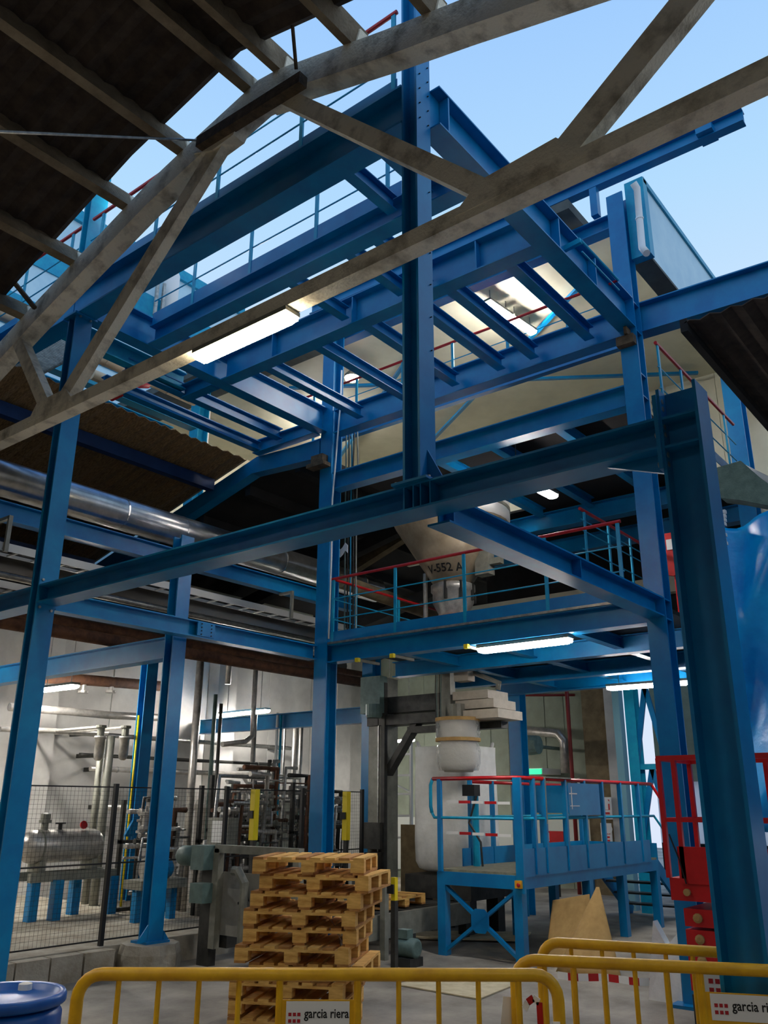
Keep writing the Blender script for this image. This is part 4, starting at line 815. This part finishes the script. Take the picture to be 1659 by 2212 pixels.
mk('chalk_mark', G().box(11.48, 11.5, Y0-.04, Y0-.036, 1.78, 2.08).box(11.42, 11.66, Y0-.04, Y0-.036, 1.98, 1.995).box(11.44, 11.72, Y0-.04, Y0-.036, 1.82, 1.83), WHITE, bp2)
mk('white_frame', G().bar((10.75, Y0-.02, 1.6), (10.75, Y0-.02, 2.19), .03, .02, (1, 0, 0)).bar((10.75, Y0-.02, 2.19), (11.5, Y0-.02, 2.19), .05, .02), GREYP, pf)
for z in (1.84, 1.45):
    for k in range(5): mk('tape_strip', G().box(X0-.03, X0-.026, Y0+.1+k*.2, Y0+.28+k*.2, z+k*.004, z+.035+k*.004), RED if k % 2 else WHITE, pf)
mk('stop_box', G().box(X0-.06, X0, Y0-.03, Y0+.06, .86, .95), mat('stop_yellow', (232, 170, 30), .5), pf); mk('stop_button', G().lathe((X0-.06, Y0-.0, .9), [(.02, 0), (.025, .02), (.01, .03)], 10, (-1, 0, 0)), RED, pf)
mk('hose_box', G().box(X0+.5, X0+.65, Y1-.3, Y1-.1, 1.95, 2.1), BLACK, pf); mk('hose', G().tube([(X0+.55, Y1-.3, 1.95), (X0+.5, Y1-.2, 1.6), (X0+.55, Y1-.35, 1.35), (X0+.5, Y1-.4, 1.05)], .015, 6), BLACK, pf)
mk('stair_stringer', G().bar((14.5, Y0+.1, ZD), (16.0, Y0+.1, .02), .05, .2), BLUE, pf); mk('stair_stringer', G().bar((14.5, Y1-.1, ZD), (16.0, Y1-.1, .02), .05, .2), BLUE, pf)
for k in range(4): mk('stair_tread', G().box(14.65+k*.3, 14.9+k*.3, Y0+.1, Y1-.1, .78-k*.2, .81-k*.2), GREYD, pf)
loop([(14.5, Y0, zr_), (16.0, Y0, 1.2), (16.0, Y0, .05)], .024, RED, 'stair_rail'); loop([(14.5, Y0, zm), (16.0, Y0, .75)], .018, TEAL, 'stair_mid_rail')
# background items seen through the platform
e = empty('fire_signs', (18.4, 8.8, 2), 'stack of two red and white fire equipment signs beside the tan pier', 'sign')
for k, (y0, y1) in enumerate(((1722, 1770), (1778, 1820))):
    p, q = at(1297, y0, X=18.4), at(1323, y1, X=18.4); s_ = mk('sign_board', G().box(18.4, 18.42, q.y, p.y, q.z, p.z), WHITE, e)
    h = p.z-q.z; mk('red_field', G().box(18.39, 18.4, q.y+.04, p.y-.04, q.z+.42*h, p.z-.05), REDL, s_)
    m_ = (p.y+q.y)/2; zz = q.z+.7*h
    mk('pictogram', G().prism([(18.385, m_, zz+.14), (18.385, m_-.12, zz), (18.385, m_-.05, zz), (18.385, m_-.05, zz-.12), (18.385, m_+.05, zz-.12), (18.385, m_+.05, zz), (18.385, m_+.12, zz)], (.004, 0, 0)) if not k else G().lathe((18.385, m_-.05, zz), [(.1, 0), (.1, .004)], 12, (1, 0, 0)).box(18.385, 18.389, m_+.05, m_+.12, zz-.12, zz+.12), WHITE, s_)
    mk('text_bar', G().box(18.39, 18.4, q.y+.05, p.y-.05, q.z+.22*h, q.z+.32*h).box(18.39, 18.4, q.y+.05, p.y-.05, q.z+.05*h, q.z+.14*h), REDL, s_)
mk('post', G().box(18.42, 18.46, 9.0, 9.04, 0, 2.4), WHITE, e)
p, q = at(1170, 1795, X=17.5), at(1217, 1825, X=17.5); e = empty('red_cabinet', (17.5, q.y, 0), 'red fire extinguisher cabinet seen through the platform railing', 'cabinet')
mk('case', G().box(17.5, 17.7, q.y, p.y, q.z-.1, p.z), REDL, e); mk('label', G().box(17.49, 17.5, p.y-.18, p.y-.05, p.z-.2, p.z-.03), WHITE, e); mk('stand', G().box(17.55, 17.65, q.y+.2, p.y-.2, 0, q.z-.1), GREYD, e)
tag(mk('white_dado', G().box(19.4, 19.46, 8.95, 15.4, .2, 1.5), mat('dado_white', (200, 204, 196), .7)), 'white painted dado band along the foot of the rear wall', 'dado')
# ---------------------------------------------------------------- braced blue frame by the doorway
bfm = empty('braced_frame', (16.2, 6.3, 0), 'teal lattice braced frame between the tan pier and the right column', 'frame')
def P_(x, y): return at(x, y, X=16.2)
yl, yr = P_(1375, 1640).y, P_(1440, 1640).y
mk('upright', G().ib((16.2, yl, 0), (16.2, yl, 4.0), .25, .2, up=(1, 0, 0)), TEAL, bfm); mk('upright', G().ib((16.2, yr, 0), (16.2, yr, 4.0), .22, .16, up=(1, 0, 0)), BLUE, bfm)
yq = P_(1335, 1640).y; mk('upright', G().bar((16.4, yq, 0), (16.4, yq, 4.0), .14, .2, (1, 0, 0)), mat('pale_teal', (120, 170, 186), .5), bfm)
mk('cross_bar', G().bar((16.2, yl, 2.52), (16.2, yr, 2.52), .08, .1), TEAL, bfm); ym = (yl+yr)/2
for a, b in (((yl, 2.6), (ym, 4.0)), ((yr, 2.6), (ym, 4.0)), ((yl, 1.3), (ym, 2.48)), ((yr, 1.3), (ym, 2.48))): mk('brace', G().bar((16.2, *a), (16.2, *b), .05, .1), BLUE, bfm)
# ---------------------------------------------------------------- tarpaulin
def drape(label, X_, edge, z0, y0, y1, m, name, seed, amp=.15):
    rr_ = random.Random(seed); ny, nz = 60, 60; grid = []
    for i in range(nz+1):
        row = []; f = i/nz
        for j in range(ny+1):
            y = y0+(y1-y0)*j/ny; zt_ = edge(y); z = z0+(zt_-z0)*f
            w_ = amp*(abs(math.sin(y*4.2+seed+f*1.4))*1.1+math.sin(y*13+f*5)*.22)+.14*abs(math.sin(f*5.5+y*2.1))
            row.append((X_+w_+.25*(1-f)*0, y, z+.02*math.sin(y*11)))
        grid.append(row)
    return tag(mk(name, G().slab(grid, (.01, 0, 0)), m, smooth=True), label, 'sheet')
drape('bright blue tarpaulin hanging behind the right front column', 9.7, lambda y: 5.02-.12*(2.6-y)+.1*math.sin(y*4), 1.6, -1.5, 3.05, TARP, 'tarpaulin', 2)
e = empty('tarp_marks', (9.5, 2.5, 4.4), 'white print marks on the blue tarpaulin edge', 'print')
for k in range(7):
    p = at(1563+R.random()*4, 1104+k*9+(14 if k > 3 else 0), X=9.5); mk('mark', G().box(9.5, 9.56, p.y-.015, p.y+.015, p.z-.018, p.z+.018), WHITE, e)
g = G(); pp = [(1548, 1010), (1600, 995), (1640, 1030), (1700, 1075), (1700, 1100), (1600, 1080), (1556, 1075)]
tag(mk('canvas_cover', G().prism([at(x_, y_, X=9.85) for x_, y_ in pp], (.25, 0, 0)), SAGE), 'sage green canvas bundle on top of the blue tarpaulin', 'canvas')
tag(mk('support_rack', G().box(10.1, 10.2, -1.6, 2.6, 4.7, 4.85).box(10.1, 10.2, 2.45, 2.6, 0, 4.7).box(10.1, 10.2, -1.6, -1.45, 0, 4.7), BLUE), 'dark rack holding up the tarpaulin', 'rack')
pipe('white sloping pipe above the canvas bundle at the right edge', [at(1590, 1005, X=11), at(1680, 1050, X=11)], .06, WHITE)
# ---------------------------------------------------------------- red scissor lift
sl = empty('scissor_lift', (8.4, 2.0, 0), 'red scissor lift platform parked behind the right front column', 'lift')
SX0, SX1, SY0, SY1 = 7.95, 8.75, .75, 3.08
mk('platform', G().box(SX0, SX1, SY0, SY1, 1.06, 1.24), REDL, sl); mk('skirt', G().box(SX0-.02, SX0, SY0, SY1-.1, 1.2, 1.5), REDL, sl)
def rb_(a, b, wd=.045): mk('rail', G().bar(a, b, wd, wd, (0, 0, 1) if abs(Vector(b).z-Vector(a).z) < .3 else (1, 0, 0)), REDL, sl)
for x in (SX0, SX1): rb_((x, SY0, 2.25), (x, SY1, 2.25)); rb_((x, SY0, 1.72), (x, SY1, 1.72), .035)
for y in (SY0, SY1): rb_((SX0, y, 2.25), (SX1, y, 2.25)); rb_((SX0, y, 1.72), (SX1, y, 1.72), .035)
for x in (SX0, SX1):
    for y in (SY1, SY1-.14, SY1-.72, 2.1, 1.4, SY0): rb_((x, y, 1.24), (x, y, 2.25), .04)
mk('gusset', G().prism([(SX0, SY1-.66, 1.24), (SX0, SY1-.56, 1.24), (SX0, SY1-.7, 1.55), (SX0, SY1-.74, 1.55)], (.02, 0, 0)), REDL, sl)
mk('chain', G().tube([(SX0-.04, SY1-.05, 1.6), (SX0-.05, SY1-.12, 1.4), (SX0-.04, SY1-.16, 1.2)], .007, 5), BLACK, sl)
for k in range(4): mk('scissor_arm', G().box(SX0+.05, SX1-.05, SY0+.2, SY1-.08, .36+k*.165, .50+k*.165), REDL, sl)
for k in range(4): mk('pivot', G().lathe((SX0+.05, SY1-.2, .43+k*.165), [(.04, 0), (.04, .02), (.02, .03)], 10, (-1, 0, 0)), CARD, sl)
mk('chassis', G().box(SX0, SX1, SY0, SY1-.1, .12, .34), GREYD, sl); mk('pad', G().lathe((SX0, SY1-.15, 1.13), [(.03, 0), (.03, .03)], 10, (-1, 0, 0)), CARD, sl)
for y in (SY0+.3, SY1-.4):
    for x in (SX0+.05, SX1-.05): mk('wheel', G().lathe((x, y, .16), [(.16, -.05), (.16, .05)], 16, (1, 0, 0)), BLACK, sl)
for k, ch in enumerate('eu'): mk('letter', text_geo(ch, .14, (SX0-.025, SY1-.5-.08*k, 1.11), (0, -1, 0), (0, 0, 1), 'LEFT', .0), WHITE, sl)
mk('sticker', G().box(SX0+.04, SX0+.048, SY1-.74, SY1-.52, .37, .44), CARD, sl)
# ---------------------------------------------------------------- cardboard, sheets on the floor
a = at(1195, 1945, X=11.0); b = at(1285, 1930, X=11.0); zc = a.z
tag(mk('cardboard_sheet', G().prism([(10.5, a.y-.12, 0), (10.35, b.y-.2, 0), (10.85, b.y, b.z), (11.0, a.y, a.z)], (.02, .02, 0)), CARD), 'flat brown cardboard sheet leaning on the blue platform', 'cardboard')
grid = []
t0 = at(1291, 1916, X=10.4)
for i in range(9):
    f = i/8; row = []
    for j in range(11):
        s = j/10-.5; wd = .03+.62*f; row.append((10.4-.4*f+.18*math.cos(s*3.0)*f*-1, t0.y-s*wd*1.25, t0.z*(1-f)))
    grid.append(row)
tag(mk('curled_cardboard', G().slab(grid, (.006, 0, 0)), CARD, smooth=True), 'curled pointed cardboard sheet standing in front of the flat one', 'cardboard')
tag(mk('floor_board', G().prism([at(855, 2128, Z=.004), at(905, 2118, Z=.004), at(1090, 2117, Z=.004), at(1115, 2128, Z=.004), at(1035, 2160, Z=.004)], (0, 0, .012)), PAPER), 'pale board sheet lying flat on the floor behind the barrier', 'board')
tag(mk('floor_board', G().prism([(11.0, 8.95, .02), (12.4, 7.0, .02), (11.6, 6.7, .02), (10.3, 8.9, .02)], (0, 0, .02)), PAPER), 'pale sheet lying under the access platform', 'board')
g = G(); pts = [at(1444, 2030, X=9.5), at(1460, 1990, X=9.5), at(1478, 2000, X=9.5), at(1484, 2060, X=9.5)]
tag(mk('white_sack', G().prism([(9.2, 3.9, 0), (9.2, 3.55, 0), (9.25, 3.56, .62), (9.25, 3.68, .5), (9.25, 3.8, .72)], (.12, 0, 0)), BAG), 'slumped white sack beside the foot of the right column', 'sack')
# ---------------------------------------------------------------- pallets
def make_pallet():
    W, D, hb = 1.0, .82, .08; e = empty('wooden_pallet', (0, 0, 0), 'x', 'pallet', 'pallets in the tall stack')
    for i, x in enumerate((-W/2+.06, 0, W/2-.06)):
        for y in (-D/2+.05, 0, D/2-.05): mk('block', G().box(x-.06, x+.06, y-.05, y+.05, .02, .098), WOOD, e)
    for x in (-W/2+.05, 0, W/2-.05): mk('bottom_board', G().box(x-.05, x+.05, -D/2, D/2, 0, .02), WOODD, e)
    for y in (-D/2+.05, 0, D/2-.05): mk('stringer_board', G().box(-W/2, W/2, y-.05, y+.05, .098, .118), WOOD, e)
    n = 8
    for k in range(n):
        x = -W/2+.05+k*(W-.1)/(n-1); mk('top_board', G().box(x-.047, x+.047, -D/2, D/2, .118, .139), WOOD if k % 3 else WOODD, e)
    return e
pal = make_pallet()
pa, pb = at(545, 1852, Z=1.39), at(785, 1856, Z=1.39)
dirx = (pb-pa); dirx.z = 0; ang = math.atan2(dirx.y, dirx.x); dirx.normalize(); diry = Vector((-dirx.y, dirx.x, 0))
if diry.dot(Vector((pa.x, pa.y, 0))) < 0: diry = -diry
ctr = (pa+pb)/2+diry*.41; ctr.z = 0
ordn = ['bottom', 'second', 'third', 'fourth', 'fifth', 'sixth', 'seventh', 'eighth', 'ninth', 'top']
offs = [(-.06, 0, 1), (-.06, .02, 0), (-.05, .0, -1), (.02, .02, 1), (-.08, -.06, 0), (-.05, .02, 2), (-.04, 0, 0), (.02, .01, -2), (.09, .04, -3), (.0, .02, 3)]
for k in range(10):
    o = pal if k == 0 else copy_tree(pal)
    dx, dy, da = offs[k]; dx -= .08*(k < 3)
    o.location = ctr+dirx*(dx-.02)+diry*dy+Vector((0, 0, k*.1395)); o.rotation_euler = (0, 0, ang+math.radians(da))
    o['label'] = ('top pallet of the tall wooden stack behind the barrier', 'bottom pallet of the tall wooden stack, on the floor')[0 if k == 9 else 1] if k in (0, 9) else '%s pallet from the floor in the tall wooden stack' % ordn[k]
    if k > 0:
        for ch in o.children:
            if R.random() < .18: ch.data = ch.data
pw = [at(648, 1955, Z=.98), at(690, 1960, Z=.95), at(716, 1990, Z=.85), at(735, 2035, Z=.7), at(738, 2060, Z=.62)]
fr_ = -diry*.05; g = G(); grid = [[p+fr_+Vector((0, 0, (.03, .05, .05, .04, .02)[i])), p+fr_*1.6+dirx*.03, p+fr_+Vector((0, 0, -(.03, .05, .05, .04, .02)[i]))+dirx*.06] for i, p in enumerate(pw)]
tag(mk('plastic_wrap', G().slab(grid, (.003, 0, 0)), PLASTIC, smooth=True), 'torn strip of clear stretch film hanging on the pallet stack', 'film')
wp2 = copy_tree(pal); c = at(850, 1968, Z=.62); wp2.location = Vector((10.2, 8.1, .505)); wp2.rotation_euler = (0, 0, .1); wp2['label'] = 'single pale pallet lying on the conveyor right of the tall stack'; wp2['group'] = 'single pallets'
# ---------------------------------------------------------------- crowd barriers
def barrier(label, a, b, z1, nb, panel=None, dashed=True):
    """a,b floor ends; panel = (f0,f1) plate span"""
    a = Vector(a); b = Vector(b); a.z = b.z = 0; u = Vector((0, 0, 1)); d = (b-a).normalized(); L = (b-a).length; nrm = Vector((-d.y, d.x, 0))
    if nrm.dot(CAM-a) < 0: nrm = -nrm
    e = empty('crowd_barrier', (a+b)/2, label, 'barrier', 'yellow crowd barriers'); rc = .1; pts = [a+u*.06]
    for k in range(6):
        t = k/5*math.pi/2; pts.append(a+d*rc*(1-math.cos(t))+u*(z1-rc+rc*math.sin(t)))
    for k in range(6):
        t = k/5*math.pi/2; pts.append(b-d*rc*(1-math.sin(t))+u*(z1-rc+rc*math.cos(t)))
    pts.append(b+u*.06)
    mk('frame_tube', G().tube(pts, .028, 10), YEL, e, True); mk('lower_tube', G().tube([a+u*.2, b+u*.2], .017, 8), YEL, e)
    for k in range(1, nb):
        f = k/nb
        if panel and panel[0]+.01 < f < panel[1]-.01: continue
        p = a.lerp(b, f); mk('bar', G().tube([p+u*.2, p+u*z1], .012, 7), YEL, e)
    if panel:
        p0, p1 = a.lerp(b, panel[0]), a.lerp(b, panel[1])
        for p in (p0, p1): mk('bar', G().tube([p+u*.2, p+u*z1], .013, 7), YEL, e)
        zp1, zp0 = z1-.1, z1-.55
        plate = mk('name_plate', G().bar(p0.lerp(p1, .0)+u*(zp0+zp1)/2, p1+u*(zp0+zp1)/2, .006, zp1-zp0), YEL, e)
        w_ = (p1-p0).length; o = p0+nrm*.005; lz0, lz1 = zp1-.115, zp1-.005
        if (p1-p0).dot(_r) < 0: o = p1+nrm*.005; dd = -d
        else: dd = d
        mk('sticker', G().prism([o+dd*.03+u*lz0, o+dd*(w_-.03)+u*lz0, o+dd*(w_-.03)+u*lz1, o+dd*.03+u*lz1], nrm*.001), WHITE, plate)
        sq = G()
        for r_ in range(2):
            for c_ in range(3):
                c = o+nrm*.002+dd*w_*(.12+c_*.058)+u*(lz0+.026+r_*w_*.075); s_ = w_*.04; sq.prism([c, c+dd*s_, c+dd*s_+u*s_, c+u*s_], nrm*.001)
        mk('logo_squares', sq, REDT, plate)
        tg_ = text_geo('garcia riera', 1.0, (0, 0, 0), (1, 0, 0), (0, 1, 0), 'LEFT', 0); xw = max(v.x for v in tg_.v); k2 = w_*.58/xw; lt = G()
        lt.add([o+nrm*.002+dd*(w_*.325+v.x*k2)+u*(lz0+.045+v.y*k2*1.2) for v in tg_.v], tg_.f); mk('lettering', lt, TEXT, plate)
    for p in (a.lerp(b, .12), a.lerp(b, .88)): mk('foot', G().bar(p-nrm*.25+u*.03, p+nrm*.25+u*.03, .03, .03), YEL, e)
    mk('hook', G().tube([b+u*.75, b+u*.75+d*.05, b+u*.7+d*.05], .01, 6), YEL, e)
    return e
ZBR = 1.12
def E_(x, y): p = at(x, y, Z=ZBR-.02); return p
a1, b1 = at(172, 2135, Z=ZBR-.1), at(1200, 2140, Z=ZBR-.1)
k_ = (b1-a1).length
f = lambda x: (at(x, 2105, Z=ZBR)-at(172, 2105, Z=ZBR)).length/(at(1203, 2105, Z=ZBR)-at(172, 2105, Z=ZBR)).length
a1, b1 = at(172, 2104, Z=ZBR), at(1203, 2106, Z=ZBR)
barrier('nearest yellow crowd barrier with the name plate in front of the pallets', a1, b1, ZBR, 12, (f(608), f(772)))
a2 = at(1112, 2072, Z=ZBR); m2 = at(1659, 2097, Z=ZBR); d2 = (m2-a2).normalized()
ff = lambda x, y: (at(x, y, Z=ZBR)-a2).length/2.0
barrier('yellow crowd barrier with name plate passing in front of the thick right column', a2, a2+d2*2.0, ZBR, 14, (ff(1512, 2090), ff(1512, 2090)+.19))
a3 = at(1168, 2034, Z=ZBR); m3 = at(1550, 2057, Z=ZBR); d3 = (m3-a3).normalized()
ff = lambda x, y: (at(x, y, Z=ZBR)-a3).length/2.0
barrier('rearmost yellow crowd barrier half hidden behind the thick right column', a3, a3+d3*2.0, ZBR, 12, (ff(1512, 2055)-.02, ff(1512, 2055)+.26))
# ---------------------------------------------------------------- drum
dc = at(10, 2150, Z=.92); dc = Vector((dc.x, dc.y, 0)); 
dm = empty('plastic_drum', dc, 'blue plastic drum with a white bung at the bottom left corner', 'drum')
mk('body', G().lathe(dc, [(.26, 0), (.285, .03), (.285, .3), (.275, .32), (.285, .34), (.285, .62), (.275, .64), (.285, .66), (.285, .84), (.265, .87), (.2, .88)], 32), DRUM, dm, True)
mk('rim', G().lathe(dc, [(.29, .88), (.3, .89), (.3, .92), (.29, .935), (.26, .93), (.25, .905), (.05, .91)], 32), DRUM, dm, True)
pb_ = at(54, 2136, Z=.91); mk('bung', G().lathe((pb_.x, pb_.y, .905), [(.035, 0), (.035, .03), (.02, .035)], 14), WHITE, dm)
# ---------------------------------------------------------------- barrier tape
def strip(label, pts, wd, seed, name='barrier_tape'):
    e = empty(name, pts[0], label, 'tape'); n = len(pts)
    for i in range(n-1):
        a, b = Vector(pts[i]), Vector(pts[i+1]); mk('segment', G().bar(a, b, .004, wd), RED if i % 2 else WHITE, e)
    return e
pts = [at(1205+i*22, 2108+i*1.6+math.sin(i)*2, Z=.03) for i in range(13)]
strip('red and white barrier tape lying across the floor behind the right barriers', pts, .09, 1)
A2 = Vector((a2.x, a2.y, 0)); B1 = Vector((b1.x, b1.y, 0))
strip('red and white tape tied to the near end of the second barrier', [A2+Vector((0, .03, .95)), A2+Vector((-.02, .05, .75)), A2+Vector((.0, .04, .55)), A2+Vector((.03, .04, .35))], .08, 2)
strip('white and red tape wrapped round the right end of the nearest barrier', [B1+Vector((-.03, 0, .94)), B1+Vector((-.035, -.01, .88)), B1+Vector((-.03, .01, .80)), B1+Vector((-.03, .02, .72))], .05, 3)
p = at(1135, 2172, Z=.5); strip('white curl of tape hanging between the barriers', [at(1133, 2180, X=3.9), at(1140, 2165, X=3.9), at(1152, 2156, X=3.9), at(1165, 2165, X=3.9), at(1168, 2215, X=3.9)], .03, 4)
# crack line and debris
for k, q in enumerate(((1450, 2135), (1535, 2108))):
    c = at(*q, Z=0); tag(mk('rubble', G().lathe((c.x, c.y, 0), [(.22, 0), (.2, .1), (.12, .18), (.03, .2)], 7), GREYD), '%s dark rubble lump behind the second barrier' % ('left', 'right')[k], 'debris')
# unseen lamps and trough pendants added to brighten the truss and foreground
for k, (x, y) in enumerate(((1.6, .8), (.9, 4.4), (1.3, 8.6), (-4.5, 3.2))):
    zz = 5.4 if x > 0 else 5.0
    lamp('added unseen fill lamp hanging over the viewer, number %s counted from the right wall' % ('one', 'two', 'three', 'four')[k], (x, y-.62, zz), (x, y+.62, zz), zchord(y)-zz, .17, LAMPF)
for k, (x, y) in enumerate(((1.3, -1.6), (-1.4, .8), (.5, 4.6), (1.9, 7.6))):
    zz = 4.3; e = empty('fill_pendant', (x, y, zz), 'added unseen grey trough pendant lamp over the viewer bay, number %s from the right wall' % ('one', 'two', 'three', 'four')[k], 'lamp', 'added fill pendants')
    mk('reflector', G().sweep([(-.2, -.03), (-.19, -.03), (-.09, .12), (.09, .12), (.19, -.03), (.2, -.03), (.1, .14), (-.1, .14)], (x, y-.65, zz), (x, y+.65, zz)), GREYP, e)
    mk('tube_cover', G().box(x-.12, x+.12, y-.6, y+.6, zz+.04, zz+.05), LAMPFP, e)
    for dy in (-.5, .5): mk('hanger', G().tube([(x, y+dy, zz+.14), (x, y+dy, zchord(y+dy)+.2)], .006, 5), GALV, e)
